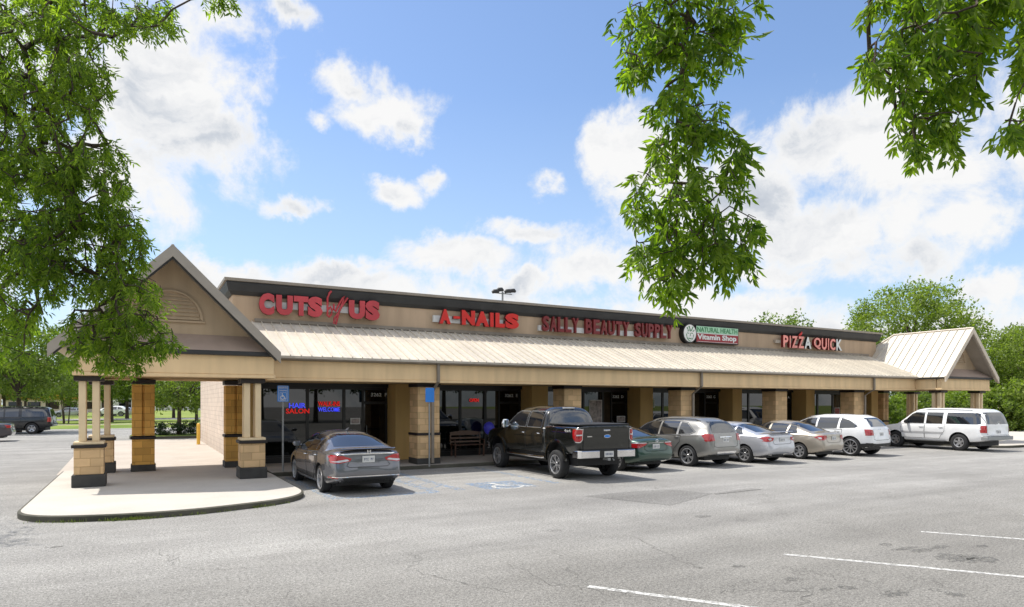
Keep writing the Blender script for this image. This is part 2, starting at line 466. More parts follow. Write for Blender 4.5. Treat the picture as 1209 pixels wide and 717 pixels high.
def add_text(mb, txt, x, y, z, h, w, extrude=.0, bold=0., mi=0, mi_side=None, spacing=1.):
    V, F = text_mesh(txt, h, w, extrude, bold, spacing)
    V = V + np.array([x, y, z])
    k = len(mb.v); mb.v += [tuple(p) for p in V]
    ymin = y - extrude
    for f in F:
        side = mi_side is not None and not all(abs(V[i][1] - ymin) < 1e-4 for i in f)
        mb.f.append([k + i for i in f]); mb.m.append(mi_side if side else mi)

# ------------------------------------------------------------------ foliage
def leaves_object(name, pos, d, nrm, ln, wd, mat, parent=None, simple=False):
    """pos,d,nrm arrays (n,3); ln,wd arrays (n)"""
    n = len(pos)
    d = d / (np.linalg.norm(d, axis=1, keepdims=True) + 1e-9)
    s = np.cross(d, nrm); s /= (np.linalg.norm(s, axis=1, keepdims=True) + 1e-9)
    up = np.cross(s, d)
    ln = ln[:, None]; wd = wd[:, None]
    if simple:
        V = np.stack([pos - s * wd * .1, pos + d * ln * .45 + s * wd * .5 + up * wd * .15, pos + d * ln, pos + d * ln * .45 - s * wd * .5 + up * wd * .15], 1)
        V = V.reshape(-1, 3)
        fi = np.arange(n * 4).reshape(n, 4)
        loops = fi.ravel(); starts = np.arange(n) * 4; nf = n
    else:
        f = .22
        V = np.stack([pos,
                      pos + d * ln * .28 + s * wd * .46 + up * wd * f,
                      pos + d * ln * .62 + s * wd * .40 + up * (wd * f - ln * .03),
                      pos + d * ln - up * ln * .12,
                      pos + d * ln * .62 - s * wd * .40 + up * (wd * f - ln * .03),
                      pos + d * ln * .28 - s * wd * .46 + up * wd * f], 1).reshape(-1, 3)
        b = (np.arange(n) * 6)[:, None]
        fi = np.concatenate([b + np.array([[0, 1, 2, 3]]), b + np.array([[0, 3, 4, 5]])], 1).reshape(-1, 4)
        loops = fi.ravel(); nf = n * 2; starts = np.arange(nf) * 4
    me = bpy.data.meshes.new(name)
    me.vertices.add(len(V)); me.vertices.foreach_set('co', V.astype(np.float32).ravel())
    me.loops.add(len(loops)); me.loops.foreach_set('vertex_index', loops.astype(np.int32))
    me.polygons.add(nf); me.polygons.foreach_set('loop_start', starts.astype(np.int32))
    at = me.attributes.new('rnd', 'FLOAT', 'FACE')
    r = RNG.random(n)
    at.data.foreach_set('value', (r if simple else np.repeat(r, 2)).astype(np.float32))
    me.materials.append(mat)
    me.update(calc_edges=True)
    o = bpy.data.objects.new(name, me); COL.objects.link(o)
    if parent: o.parent = parent
    return o

def grow(root_pts, targets, step=.25, droop=.1):
    """connect every target to the nearest node of a growing skeleton; returns nodes list (pos,parent)"""
    nodes = [np.array(p) for p in root_pts]
    par = [-1] + list(range(len(root_pts) - 1))
    T = np.array(targets)
    d0 = np.min(np.linalg.norm(T[:, None] - np.array(nodes)[None], axis=2), axis=1)
    order = np.argsort(d0)
    tips = []
    for i in order:
        A = np.array(nodes); dd = np.linalg.norm(A - T[i], axis=1); j = int(np.argmin(dd))
        k = max(1, int(dd[j] / step)); p0 = nodes[j]; last = j
        for q in range(1, k + 1):
            t = q / k
            p = p0 * (1 - t) + T[i] * t + np.array([0, 0, droop * dd[j] * sin(pi * t)])
            if q < k: p = p + RNG.normal(0, .06 * step, 3)
            nodes.append(p); par.append(last); last = len(nodes) - 1
        tips.append(last)
    return nodes, par, tips

def skeleton_mesh(name, nodes, par, r_tip, r_max, mat, parent=None, power=.42, n=4, skip=0):
    cnt = np.ones(len(nodes))
    for i in range(len(nodes) - 1, 0, -1):
        if par[i] >= 0: cnt[par[i]] += cnt[i]
    mb = MB()
    rad = np.minimum(r_max, r_tip * cnt ** power)
    for i in range(len(nodes)):
        if par[i] < 0: continue
        if i < skip: continue
        mb.tube([nodes[par[i]], nodes[i]], [float(rad[par[i]] if rad[par[i]] < 2.2 * rad[i] else 1.6 * rad[i]), float(rad[i])], n, 0, False)
    return mb.build(name, mat, parent, fix=False)

def unit(a):
    return a / (np.linalg.norm(a, axis=-1, keepdims=True) + 1e-9)

def compound(nodes, par, tips, per=3, rachis=.14, leaflets=7, lsize=.075, lw=.028, droop=.8, spread=1.0):
    """drooping pinnate leaves at every tip and along the last internode"""
    P = []; Dv = []; Nn = []; Ls = []; Ws = []
    for t in tips:
        a = nodes[t]; b = nodes[par[t]] if par[t] >= 0 else a - np.array([0, 0, .1])
        ax = unit(a - b)
        for q in range(per):
            o = b + (a - b) * RNG.uniform(.35, 1.)
            if q == 0: o = a
            dr = unit(ax * .5 + RNG.normal(0, .55 * spread, 3) + np.array([0, 0, -droop]))
            R = rachis * RNG.uniform(.7, 1.25)
            side = unit(np.cross(dr, RNG.normal(0, 1, 3)))
            nl = leaflets
            base = o
            for k in range(nl):
                if k == nl - 1:
                    dd = dr; pos = base + dr * R
                else:
                    sgn = 1 if k % 2 else -1
                    tt = (k // 2 + 1) / (nl // 2 + .7)
                    pos = base + dr * R * tt - np.array([0, 0, R * .25 * tt * tt])
                    dd = unit(dr * .75 + side * sgn * .75 + np.array([0, 0, -.25]) + RNG.normal(0, .16, 3))
                P.append(pos); Dv.append(dd); Nn.append(unit(np.cross(dd, side) + RNG.normal(0, .35, 3)))
                s = RNG.uniform(.55, 1.25)
                Ls.append(lsize * s); Ws.append(lw * s * RNG.uniform(.85, 1.15))
    return np.array(P), np.array(Dv), np.array(Nn), np.array(Ls), np.array(Ws)

def bg_crown(name, R, H, n_clump, per, size, mat, parent, seed, z0=1.6, gap=.12, cone=0.):
    """crown of leaf-sized faces: clumps spread through an uneven ellipsoid"""
    rg = np.random.default_rng(seed)
    c = []
    while len(c) < n_clump:
        p = rg.uniform(-1, 1, 3)
        r = np.linalg.norm(p)
        if r > 1 or r < .30: continue
        if rg.random() > r ** 1.2: continue
        ang = atan2(p[1], p[0])
        lim = 1 - .22 * (sin(3 * ang + seed) * cos(4 * p[2] + seed * 1.7)) - .14 * sin(7 * ang + 5 * p[2] + seed)
        if r > lim * .93: continue
        k = 1 - cone * max(0, p[2])
        c.append((p[0] * R * k, p[1] * R * k, z0 + (p[2] + 1) * .5 * (H - z0)))
    c = np.array(c)
    cs = rg.uniform(.55, 1.35, n_clump) * R * .155
    pos = np.repeat(c, per, 0) + unit(rg.normal(0, 1, (n_clump * per, 3))) * (np.repeat(cs, per) * rg.random(n_clump * per) ** .45)[:, None] * np.array([1.15, 1.15, .8])
    n = len(pos)
    out = unit(pos - np.array([0, 0, (H + z0) / 2]))
    d = unit(rg.normal(0, 1, (n, 3)) + np.array([0, 0, -.35]) + out * .4)
    nr = unit(rg.normal(0, .8, (n, 3)) + np.array([0, 0, .7]) + out * .5)
    ln = rg.uniform(.7, 1.3, n) * size; wd = ln * rg.uniform(.45, .65, n)
    o = leaves_object(name, pos, d, nr, ln, wd, mat, parent, simple=True)
    return o, c

def bg_tree_proto(seed, H, R, mat, n_clump=260, per=42, size=.17, trunk_r=.16, z0=None, lean=0., cone=0., multi=1):
    root = empty('tree')
    z0 = H * .28 if z0 is None else z0
    rg = np.random.default_rng(seed)
    o, c = bg_crown('crown', R, H, n_clump, per, size, mat, root, seed, z0, cone=cone)
    for k in range(multi):
        mb = MB()
        bx = (rg.uniform(-.3, .3), rg.uniform(-.3, .3)) if multi > 1 else (0, 0)
        tp = (bx[0] * 3 + lean, bx[1] * 3, H * .75)
        pts = [Vector((bx[0], bx[1], -.05)), Vector((bx[0] * 1.3 + lean * .15, bx[1] * 1.3, H * .15)), Vector((bx[0] * 2 + lean * .45, bx[1] * 2, H * .38)), Vector(tp)]
        rr = trunk_r / (multi ** .5)
        mb.tube(pts, [rr * 1.35, rr, rr * .75, rr * .2], 8)
        for q in range(14 if multi == 1 else 6):
            e = Vector(c[rg.integers(len(c))]); zb = rg.uniform(.25, .62) * H
            t = zb / (H * .75); s = pts[0].lerp(pts[3], t); s = Vector((pts[2].x * min(1, t * 1.5), pts[2].y * min(1, t * 1.5), zb))
            mid = s.lerp(e, .5) + Vector((0, 0, .12 * H))
            mb.tube([s, mid, e], [rr * .42, rr * .25, rr * .08], 5)
        mb.build('trunk', M['bark'], root, smooth=60, fix=False)
    return root

def copy_tree(o, parent=None):
    c = o.copy(); COL.objects.link(c)
    if parent: c.parent = parent
    for ch in o.children: copy_tree(ch, c)
    return c

# =================================================================== SETTING
def sheet(name, poly, z, mat, kind='structure'):
    mb = MB(); mb.add([(x, y, z) for x, y in poly], [tuple(range(len(poly)))])
    o = mb.build(name, mat)
    if o.data.polygons[0].normal.z < 0: o.data.flip_normals()
    return tag(o, kind=kind)

sheet('ground', [(-600, -300), (900, -300), (900, 900), (-600, 900)], -.012, M['lawn'])
sheet('parking_lot', [(-70, -300), (110, -300), (110, 24), (60, 66), (-70, 66)], 0, M['asphalt'])
sheet('road', [(-200, 98), (260, 98), (260, 108), (-200, 108)], .0, M['road'])
sheet('concrete_apron', [(-2.2, 24.0), (3.0, 24.0), (3.0, 44.2), (-2.6, 44.2)], .006, M['apron'])
sheet('path', [(-200, 78), (60, 78), (60, 79.6), (-200, 79.6)], .0, M['apron'])

# --- raised concrete islands with rounded corners and a weathered kerb
def island(name, poly, h, top, kerb, kw=.06):
    n = len(poly); mb = MB()
    cx = sum(p[0] for p in poly) / n; cy = sum(p[1] for p in poly) / n
    inn = []
    for i in range(n):
        a = Vector(poly[i - 1]); b = Vector(poly[i]); c = Vector(poly[(i + 1) % n])
        t = (c - a).normalized(); nn = Vector((-t.y, t.x))
        if nn.dot(Vector((cx, cy)) - b) < 0: nn = -nn
        inn.append(b + nn * kw)
    vs = [(p[0], p[1], -.02) for p in poly] + [(p[0], p[1], h - .02) for p in poly] + [(b.x * .9 + a[0] * .1, b.y * .9 + a[1] * .1, h) for a, b in zip(poly, inn)]
    fs = [];
    for i in range(n):
        j = (i + 1) % n; fs += [(i, j, n + j, n + i), (n + i, n + j, 2 * n + j, 2 * n + i)]
    mb.add(vs, fs, 1)
    mb.add([(b.x * .9 + a[0] * .1, b.y * .9 + a[1] * .1, h) for a, b in zip(poly, inn)], [tuple(range(n))], 0)
    o = mb.build(name, [top, kerb], smooth=50)
    return tag(o, kind='structure')

def rounded(pts, radii, seg=10):
    out = []; n = len(pts)
    for i in range(n):
        b = Vector(pts[i]); a = Vector(pts[i - 1]); c = Vector(pts[(i + 1) % n]); r = radii[i]
        if r <= 0: out.append(tuple(b)); continue
        u = (a - b).normalized(); w = (c - b).normalized()
        p0 = b + u * r; p1 = b + w * r
        for k in range(seg + 1):
            t = k / seg
            q = p0 * (1 - t) ** 2 + b * 2 * t * (1 - t) + p1 * t * t
            out.append((q.x, q.y))
    return out

slabL = rounded([(-2.05, 24.0), (-2.05, 14.75), (.3, 13.92), (3.35, 15.0), (3.35, 20.38), (3.0, 24.0)], [0, 1.0, 1.4, 1.3, .3, 0])
island('portico_pavement', slabL, .12, M['concrete'], M['kerb'])
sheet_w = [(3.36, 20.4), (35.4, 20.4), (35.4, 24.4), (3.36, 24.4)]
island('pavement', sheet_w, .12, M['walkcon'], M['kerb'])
slabR = rounded([(35.42, 24.4), (35.42, 16.2), (43.0, 15.8), (58, 15.2), (58, 24.4)], [0, 1.4, .5, .5, 0])
island('side_pavement', slabR, .12, M['concrete'], M['kerb'])
sheet('grass_verge', [(43, 25), (110, 25.0), (110, 33), (43, 33)], .02, M['lawn'])
sheet('service_drive', [(41, 33.2), (110, 33.2), (110, 38), (41, 38)], .012, M['road'])

# --- asphalt patch, parking paint
sheet('asphalt_patch', [tuple(atZ(*p)[:2]) for p in [(690, 586), (792, 597), (842, 583), (795, 578.5), (752, 580)]], .004, M['patch'])
sheet('asphalt_patch', [tuple(atZ(*p)[:2]) for p in [(845, 584), (842, 583), (885, 577), (900, 578)]], .008, M['patch'])
def stripe(x0, y0, x1, y1, w, mat, z=.004, name='parking_line'):
    d = Vector((x1 - x0, y1 - y0)).normalized(); n = Vector((-d.y, d.x)) * w / 2
    return sheet(name, [(x0 + n.x, y0 + n.y), (x1 + n.x, y1 + n.y), (x1 - n.x, y1 - n.y), (x0 - n.x, y0 - n.y)], z, mat)
for k in range(-1, 6):
    x = 4.6 + 3.42 * k
    stripe(x, 6.40, x + 3.5, 6.40 - 5.15, .10, M['linewhite'])
# stall lines in front of the shops (faint)
for x in (9.9, 13.0, 15.8, 18.75, 21.6, 24.8, 28.0, 31.2):
    stripe(x, 20.2, x + .15, 15.0, .10, M['linefaint'])
# accessible stalls
for x in (3.75, 6.2, 6.9, 9.75):
    stripe(x, 20.2, x + .05, 15.0, .24, M['blueline'])
for k in range(6):
    stripe(6.25, 15.5 + k * .8, 6.95, 16.2 + k * .8, .10, M['blueline'])
stripe(3.75, 15.05, 6.3, 14.95, .30, M['blueline'], .006)
def wheelchair(mb, o, ux, uz, s, mi, w=.11):
    """access symbol: strips in the plane spanned by ux, uz"""
    o = Vector(o); ux = Vector(ux); uz = Vector(uz)
    def P(a, b): return o + ux * a * s + uz * b * s
    def strip(pts, w=w):
        q = [Vector((a, b)) for a, b in pts]; Lh = []; Rh = []
        for i, p in enumerate(q):
            d = (q[min(i + 1, len(q) - 1)] - q[max(0, i - 1)]).normalized(); n = Vector((-d.y, d.x)) * w / 2
            Lh.append(p + n); Rh.append(p - n)
        k = len(q); vs = [P(*p) for p in Lh] + [P(*p) for p in Rh]
        mb.add(vs, [(i, i + 1, k + i + 1, k + i) for i in range(k - 1)], mi)
    n = 12; mb.add([P(-.08 + .1 * cos(2 * pi * t / n), .82 + .1 * sin(2 * pi * t / n)) for t in range(n)], [tuple(range(n))], mi)
    strip([(-.07, .70), (-.02, .34), (.26, .34), (.40, .02), (.50, .05)])
    strip([(-.03, .54), (.22, .54)], w * .8)
    strip([(-.10 + .0, .44)] + [(-.02 + .30 * cos(t), .20 + .30 * sin(t)) for t in np.linspace(radians(115), radians(345), 14)], w * .8)
mb = MB(); mb.box(7.55, 9.05, 14.75, 16.15, .003, .0045, 0)
wheelchair(mb, (8.3, 14.80, .0075), (1, 0, 0), (0, 1, 0), 1.25, 1)
tag(mb.build('painted_access_symbol', [M['blueline'], M['linewhite']]), kind='structure')
# oil stains
for (u, v, a, b, rt) in [(1158, 660, .22, .085, 0), (1128, 659, .30, .10, 0), (1068, 648, .3, .03, .2), (1088, 650, .25, .035, 0), (1110, 646, .2, .03, 0), (1045, 643, .12, .03, 0), (1160, 645, .12, .03, 0),
                         (1000, 694, .09, .04, .3), (935, 684, .12, .03, 0), (872, 669, .10, .03, 0), (1105, 697, .07, .03, 0), (1128, 702, .1, .05, 0), (830, 610, .18, .05, 0), (65, 646, .12, .03, 0), (1058, 701, .2, .04, 0), (975, 696, .09, .02, 0)]:
    c = atZ(u, v); n = 18
    sheet('oil_stain', [(c.x + a * cos(2 * pi * k / n + rt) * (1 + .25 * sin(3 * k + u)), c.y + b * 2.4 * sin(2 * pi * k / n) * (1 + .25 * cos(2 * k + v))) for k in range(n)], .003, M['oil'])

# distinct asphalt cracks
M['seam2'] = plain('crack_dark', (.13, .125, .115, 1), .95, var=.3)  # dark colour of the crack lines
def crack(pts, w=.009):
    rg = np.random.default_rng(int(pts[0][0])); P = []
    W = [atZ(*p) for p in pts]
    for i in range(len(W) - 1):
        for k in range(10):
            q = W[i].lerp(W[i + 1], k / 10); P.append(Vector((q.x + rg.normal(0, .045), q.y + rg.normal(0, .045))))
    P.append(Vector(W[-1][:2])); Lh = []; Rh = []
    for i, p in enumerate(P):
        d = (P[min(i + 1, len(P) - 1)] - P[max(0, i - 1)]).normalized(); n = Vector((-d.y, d.x)) * w * rg.uniform(.3, 1.) * .5
        Lh.append((*(p + n), .0035)); Rh.append((*(p - n), .0035))
    k = len(P); mb = MB(); mb.add(Lh + Rh, [(i, i + 1, k + i + 1, k + i) for i in range(k - 1)])
    tag(mb.build('asphalt_crack', M['seam2']), kind='structure')
for c in [[(488, 654), (494, 662), (481, 671)], [(744, 633), (790, 655), (822, 670), (826, 672)], [(660, 655), (690, 690), (740, 700)], [(600, 665), (655, 690), (700, 697), (780, 712)],
          [(955, 690), (950, 717)], [(845, 700), (900, 696), (955, 699)], [(480, 672), (520, 684), (600, 700)], [(190, 652), (205, 660), (202, 668)], [(340, 700), (352, 717)]]:
    crack(c)

# kerb weeds: stuff
def tufts(name, pts, n, hgt, mat, seed):
    rg = np.random.default_rng(seed); P = []
    for (x, y, z, s, q) in pts:
        m = int(n * q); P.append(np.stack([x + rg.normal(0, s, m), y + rg.normal(0, s * .35, m), np.full(m, z)], 1))
    P = np.concatenate(P); k = len(P)
    d = unit(rg.normal(0, .45, (k, 3)) * np.array([1, 1, .2]) + np.array([0, 0, 1.])); nr = unit(rg.normal(0, 1, (k, 3)))
    o = leaves_object(name, P, d, nr, rg.uniform(.4, 1.2, k) * hgt, rg.uniform(.006, .014, k), mat)
    return tag(o, kind='stuff', label='small green weeds sprouting along the kerb of the portico pavement')
wp = []
for u, v, q in [(55, 612, .3), (75, 612, .6), (95, 612, .9), (135, 610, 1.3), (155, 609, 2.0), (163, 609, 1.6), (178, 608, .8), (200, 607, .3), (230, 604, .5), (262, 602, .25), (300, 597, .9), (312, 596, .5), (330, 593, .3)]:
    p = atZ(u, v - 2, .02); yy = []
    for i_ in range(len(slabL)):
        a_, b_ = slabL[i_ - 1], slabL[i_]
        if min(a_[0], b_[0]) <= p.x <= max(a_[0], b_[0]) and abs(a_[0] - b_[0]) > 1e-4: yy.append(a_[1] + (b_[1] - a_[1]) * (p.x - a_[0]) / (b_[0] - a_[0]))
    if yy: wp.append((p.x, min(yy) - .03, .0, .11, q))
tag(tufts('grass', wp, 55, .075, M['weed'], 3), cat='grass')

# =================================================================== BUILDING
SUN_PER_Z = (.30, -.35)
B = empty('shopping_center', (3.0, 23.6, 0))
def bp_(mb, name, mats, parent=B, **k):
    """parts are modelled in world coordinates, then parented to the building's base point"""
    o = mb.build(name, mats, None, **k)
    q = parent; off = Vector((0, 0, 0))
    while q is not None: off += q.location; q = q.parent
    o.location = -off; o.parent = parent
    return o
tag(B, 'long tan strip mall with metal canopy roof, block columns and gabled end porticos', 'building')
WX0, WX1, WY, CH = 3.0, 37.0, 23.6, .12

# walls (behind the glass line) and rear volume
mb = MB()
mb.box(WX0, WX0 + .25, WY + .25, 42, 0, 5.45); bp_(mb, 'side_wall', M['whiteblock'])
mb = MB()
mb.box(WX0 + .25, WX1, 41.8, 42, 0, 5.4); mb.box(WX1 - .2, WX1, WY + .1, 41.8, 0, 5.4)
bp_(mb, 'rear_wall', M['whiteblock'])
mb = MB(); mb.box(WX0 + .26, WX1 - .21, WY + .3, 41.79, 5.2, 5.38); bp_(mb, 'flat_roof', M['roofflat'])
# parapet wall
PX0, PX1 = 2.62, 37.3
mb = MB(); mb.box(PX0, PX1, 23.42, 24.0, 4.55, 5.70); mb.box(PX0, PX0 + .3, 24.0, 42.2, 4.55, 5.70); mb.box(PX1 - .3, PX1, 24.0, 42.2, 4.55, 5.70)
bp_(mb, 'parapet', M['stucco'])
# cornice: slanted dark band under a metal cap
def cornice_ring(prof, mats, name):
    """profile (outward offset, z) swept around left, front and right sides"""
    mb = MB(); path = []
    for o_, z in prof: path.append([(PX0 - o_, 42.2, z), (PX0 - o_, 23.42 - o_, z), (PX1 + o_, 23.42 - o_, z), (PX1 + o_, 42.2, z)])
    k = len(prof)
    vs = [p for row in path for p in row]
    fs = []
    for i in range(k):
        j = (i + 1) % k
        for q in range(3): fs.append((i * 4 + q, i * 4 + q + 1, j * 4 + q + 1, j * 4 + q))
    fs += [tuple(i * 4 for i in range(k)), tuple(i * 4 + 3 for i in range(k))[::-1]]
    mb.add(vs, fs); return bp_(mb, name, mats, bevel=.004)
cornice_ring([(-.1, 5.70), (.04, 5.70), (.14, 5.82), (.20, 6.04), (.20, 6.12), (-.1, 6.12)], M['darktrim'], 'cornice')
cornice_ring([(-.3, 6.125), (.26, 6.125), (.27, 6.22), (-.3, 6.26)], M['captrim'], 'parapet_cap')

# storefront bays
pil = [(2.98, 3.42), (7.98, 8.64), (13.68, 14.44), (19.25, 19.98), (24.98, 25.62), (30.39, 31.07), (35.99, 36.6)]
for i, (a, b) in enumerate(pil):
    mb = MB(); mb.box(a, b, 22.85, 23.75, CH, 2.84); bp_(mb, 'pilaster', M['pilaster'], bevel=.01)
mb = MB()
mb.box(3.25, 36.9, 23.63, 24.1, 2.72, 4.55); bp_(mb, 'header_wall', M['frame'])
mb = MB(); mb.box(3.3, 36.9, 25.2, 25.3, 0.1, 2.75); mb.box(3.3, 36.9, 23.8, 25.2, .10, .118); bp_(mb, 'interior_backing', M['inside'])
# bay layout: list of (x0,x1,type) w window d door
bays = [[(3.42, 5.05, 'w'), (5.05, 6.32, 'w'), (6.32, 7.02, 'w'), (7.02, 7.98, 'd')],
        [(8.64, 9.75, 'w'), (9.75, 10.86, 'w'), (10.86, 11.95, 'w'), (11.95, 12.6, 'w'), (12.6, 13.68, 'd')],
        [(14.44, 15.5, 'w'), (15.5, 16.7, 'w'), (16.7, 17.75, 'w'), (17.75, 18.25, 'w'), (18.25, 19.25, 'd')],
        [(19.98, 21.2, 'w'), (21.2, 22.5, 'w'), (22.5, 23.9, 'w'), (23.9, 24.98, 'd')],
        [(25.62, 26.9, 'w'), (26.9, 28.2, 'w'), (28.2, 29.35, 'w'), (29.35, 30.39, 'd')],
        [(31.07, 32.3, 'w'), (32.3, 33.6, 'w'), (33.6, 34.9, 'w'), (34.9, 35.99, 'd')]]
nums = [('3262  F', 7.31, 2.40), ('3262  E', 12.85, 2.40), ('3262  D', 18.3, 2.38), ('3262  C', 24.0, 2.40), ('3262  A', 29.42, 2.40)]
for bay in bays:
    for x0, x1, t in bay:
        if t == 'w':
            w = MB()
            for a, b, c, d in ((x0, x0 + .05, .30, 2.72), (x1 - .05, x1, .30, 2.72)): w.box(a, b, 23.56, 23.66, c, d)
            for c, d in ((.30, .38), (2.64, 2.72)): w.box(x0 + .05, x1 - .05, 23.565, 23.655, c, d)
            w.box(x0, x1, 23.555, 23.68, CH, .298)
            f = bp_(w, 'window', M['frame'])
            g = MB(); g.box(x0 + .05, x1 - .05, 23.60, 23.61, .38, 2.64); bp_(g, 'pane', M['glass'], f)
        else:
            w = MB()
            for a, b, c, d in ((x0, x0 + .07, CH, 2.72), (x1 - .07, x1, CH, 2.72)): w.box(a, b, 23.75, 23.85, c, d)
            for c, d in ((CH + .003, .30), (2.12, 2.22), (2.64, 2.72)): w.box(x0 + .07, x1 - .07, 23.755, 23.845, c, d)
            f = bp_(w, 'door', M['frame'])
            g = MB(); g.box(x0 + .07, x1 - .07, 23.79, 23.80, .30, 2.12); g.box(x0 + .07, x1 - .07, 23.79, 23.80, 2.22, 2.64); bp_(g, 'pane', M['doorglass'], f)
            h = MB(); h.tube([(x0 + .16, 23.74, 1.0), (x0 + .16, 23.70, 1.03), (x0 + .16, 23.70, 1.33), (x0 + .16, 23.74, 1.36)], .012, 6); bp_(h, 'handle', M['steel'], f, smooth=60)
for t, x, z in nums:
    mb = MB(); add_text(mb, t, x, 23.60, z, .13, .60, .006, .016); o = bp_(mb, 'address_number', M['letwhite'])

# canopy beam, soffit, gutter, roof
CX0, CX1 = 3.2, 35.75
mb = MB(); mb.box(CX0, CX1, 20.30, 20.55, 2.90, 3.42); mb.box(CX0, CX1, 20.26, 20.58, 2.82, 2.90)
bp_(mb, 'fascia', M['fascia'], bevel=.012)
mb = MB(); mb.box(CX0, CX1, 20.581, 23.62, 2.86, 2.90)
for k in range(1, 24): mb.box(CX0, CX1, 20.6 + k * .125, 20.61 + k * .125, 2.852, 2.859)
bp_(mb, 'soffit', M['soffit'])
mb = MB()
mb.prism([(20.10, 3.44), (20.28, 3.41), (20.30, 3.52), (20.06, 3.54)], 'x', CX0 + .05, CX1, 0)
bp_(mb, 'gutter', M['gutter'], bevel=.006)
M['roofmetal'] = streaked('cream_standing_seam_metal', (.69, .63, .53, 1), rough=.38, streak=.10, bump=.05, sx=6., spec=.5)
_nt = M['roofmetal'].node_tree; _b = _nt.nodes['Principled BSDF']; _src = _b.inputs['Base Color'].links[0].from_socket
_g = N(_nt, 'ShaderNodeNewGeometry'); _s = N(_nt, 'ShaderNodeSeparateXYZ'); L(_nt, _g.outputs['Position'], _s.inputs[0])
_w = N(_nt, 'ShaderNodeTexWhiteNoise', noise_dimensions='1D'); L(_nt, mth(_nt, 'FLOOR', mth(_nt, 'DIVIDE', mth(_nt, 'ADD', _s.outputs[0], .02), .305)), _w.inputs['W'])
L(_nt, mixc(_nt, 1., _src, ramp(_nt, _w.outputs[0], [(0, gray(.90)), (1, gray(1.05))]), 'MULTIPLY'), _b.inputs['Base Color'])
def seam_roof(quad_lo, quad_hi, spacing, mats, name, rib=.035, thick=.06, rw=.022):
    """sheet between two eave/ridge polylines (same param), ribs running up the slope"""
    (a0, a1), (b0, b1) = quad_lo, quad_hi
    a0, a1, b0, b1 = map(Vector, (a0, a1, b0, b1))
    nrm = (a1 - a0).cross(b0 - a0).normalized()
    if nrm.z < 0: nrm = -nrm
    mb = MB()
    mb.add([a0, a1, b1, b0, a0 - nrm * thick, a1 - nrm * thick, b1 - nrm * thick, b0 - nrm * thick],
           [(0, 1, 2, 3), (4, 7, 6, 5), (0, 4, 5, 1), (1, 5, 6, 2), (2, 6, 7, 3), (3, 7, 4, 0)])
    return mb, nrm
def add_rib(mb, p, q, nrm, rib, rw):
    p = Vector(p); q = Vector(q); s = (q - p).normalized().cross(nrm) * rw / 2
    mb.add([p - s, p + s, q + s, q - s, p - s * .6 + nrm * rib, p + s * .6 + nrm * rib, q + s * .6 + nrm * rib, q - s * .6 + nrm * rib],
           [(0, 1, 5, 4), (1, 2, 6, 5), (2, 3, 7, 6), (3, 0, 4, 7), (4, 5, 6, 7)])
RZ0, RZ1, RY0, RY1 = 3.53, 4.86, 20.06, 23.44
mb, nr = seam_roof(((CX0 - .4, RY0, RZ0), (CX1 + .3, RY0, RZ0)), ((CX0 - .4, RY1, RZ1), (CX1 + .9, RY1, RZ1)), .3, None, '')
x = CX0 - .3
while x < CX1 + .3:
    add_rib(mb, (x, RY0 + .01, RZ0 + .004), (x, RY1 - .01, RZ1 - .002), nr, .045, .03); x += .305
bp_(mb, 'canopy_roof', M['roofmetal'])
mb = MB(); mb.box(CX0 + .1, CX1 + .8, 23.36, 23.419, 4.86, 4.97); bp_(mb, 'roof_flashing', M['gutter'])

# canopy block columns
def block_column(cx, cy, w, mat, parent=B, ztop=2.819, z0=.12, dbl=False):
    mb = MB(); h = w / 2
    if dbl:
        mb.box(cx - h, cx - .03, cy - h, cy + h, 1.18, ztop - .14); mb.box(cx + .03, cx + h, cy - h, cy + h, 1.18, ztop - .14)
        mb.box(cx - .029, cx + .029, cy - h + .05, cy + h - .05, 1.18, ztop - .14)
        mb.box(cx - h, cx + h, cy - h, cy + h, z0, 1.08)
    else:
        mb.box(cx - h, cx + h, cy - h, cy + h, 1.16, ztop - .12); mb.box(cx - h - .015, cx + h + .015, cy - h - .015, cy + h + .015, z0, 1.08)
    c = bp_(mb, 'column', mat, parent, bevel=.012)
    mb = MB(); mb.box(cx - h - .03, cx + h + .03, cy - h - .03, cy + h + .03, z0 + .001, z0 + .20); bp_(mb, 'column_base', M['basedark'], c, bevel=.012)
    mb = MB(); mb.box(cx - h - .035, cx + h + .035, cy - h - .035, cy + h + .035, 1.08, 1.16); bp_(mb, 'column_band', M['darkband'], c, bevel=.008)
    mb = MB(); mb.box(cx - h - .03, cx + h + .03, cy - h - .03, cy + h + .03, ztop - .12, ztop); bp_(mb, 'capital', M['darkband'], c, bevel=.008)
    return c
colx = [8.43, 14.26, 20.10, 25.93, 31.75]
for x in colx: block_column(x, 21.2, .78, M['block'])
for x in (8.52, 20.28, 32.05):          # downspouts against the beam and column
    mb = MB(); mb.box(x - .045, x + .045, 20.17, 20.25, 2.85, 3.43)
    mb.add([(x - .045, 20.17, 2.85), (x + .045, 20.17, 2.85), (x + .045, 20.25, 2.85), (x - .045, 20.25, 2.85), (x - .045, 20.66, 2.55), (x + .045, 20.66, 2.55), (x + .045, 20.74, 2.55), (x - .045, 20.74, 2.55)],
           [(0, 1, 5, 4), (1, 2, 6, 5), (2, 3, 7, 6), (3, 0, 4, 7)])
    mb.box(x - .045, x + .045, 20.66, 20.74, .16, 2.55); bp_(mb, 'downspout', M['gutter'])

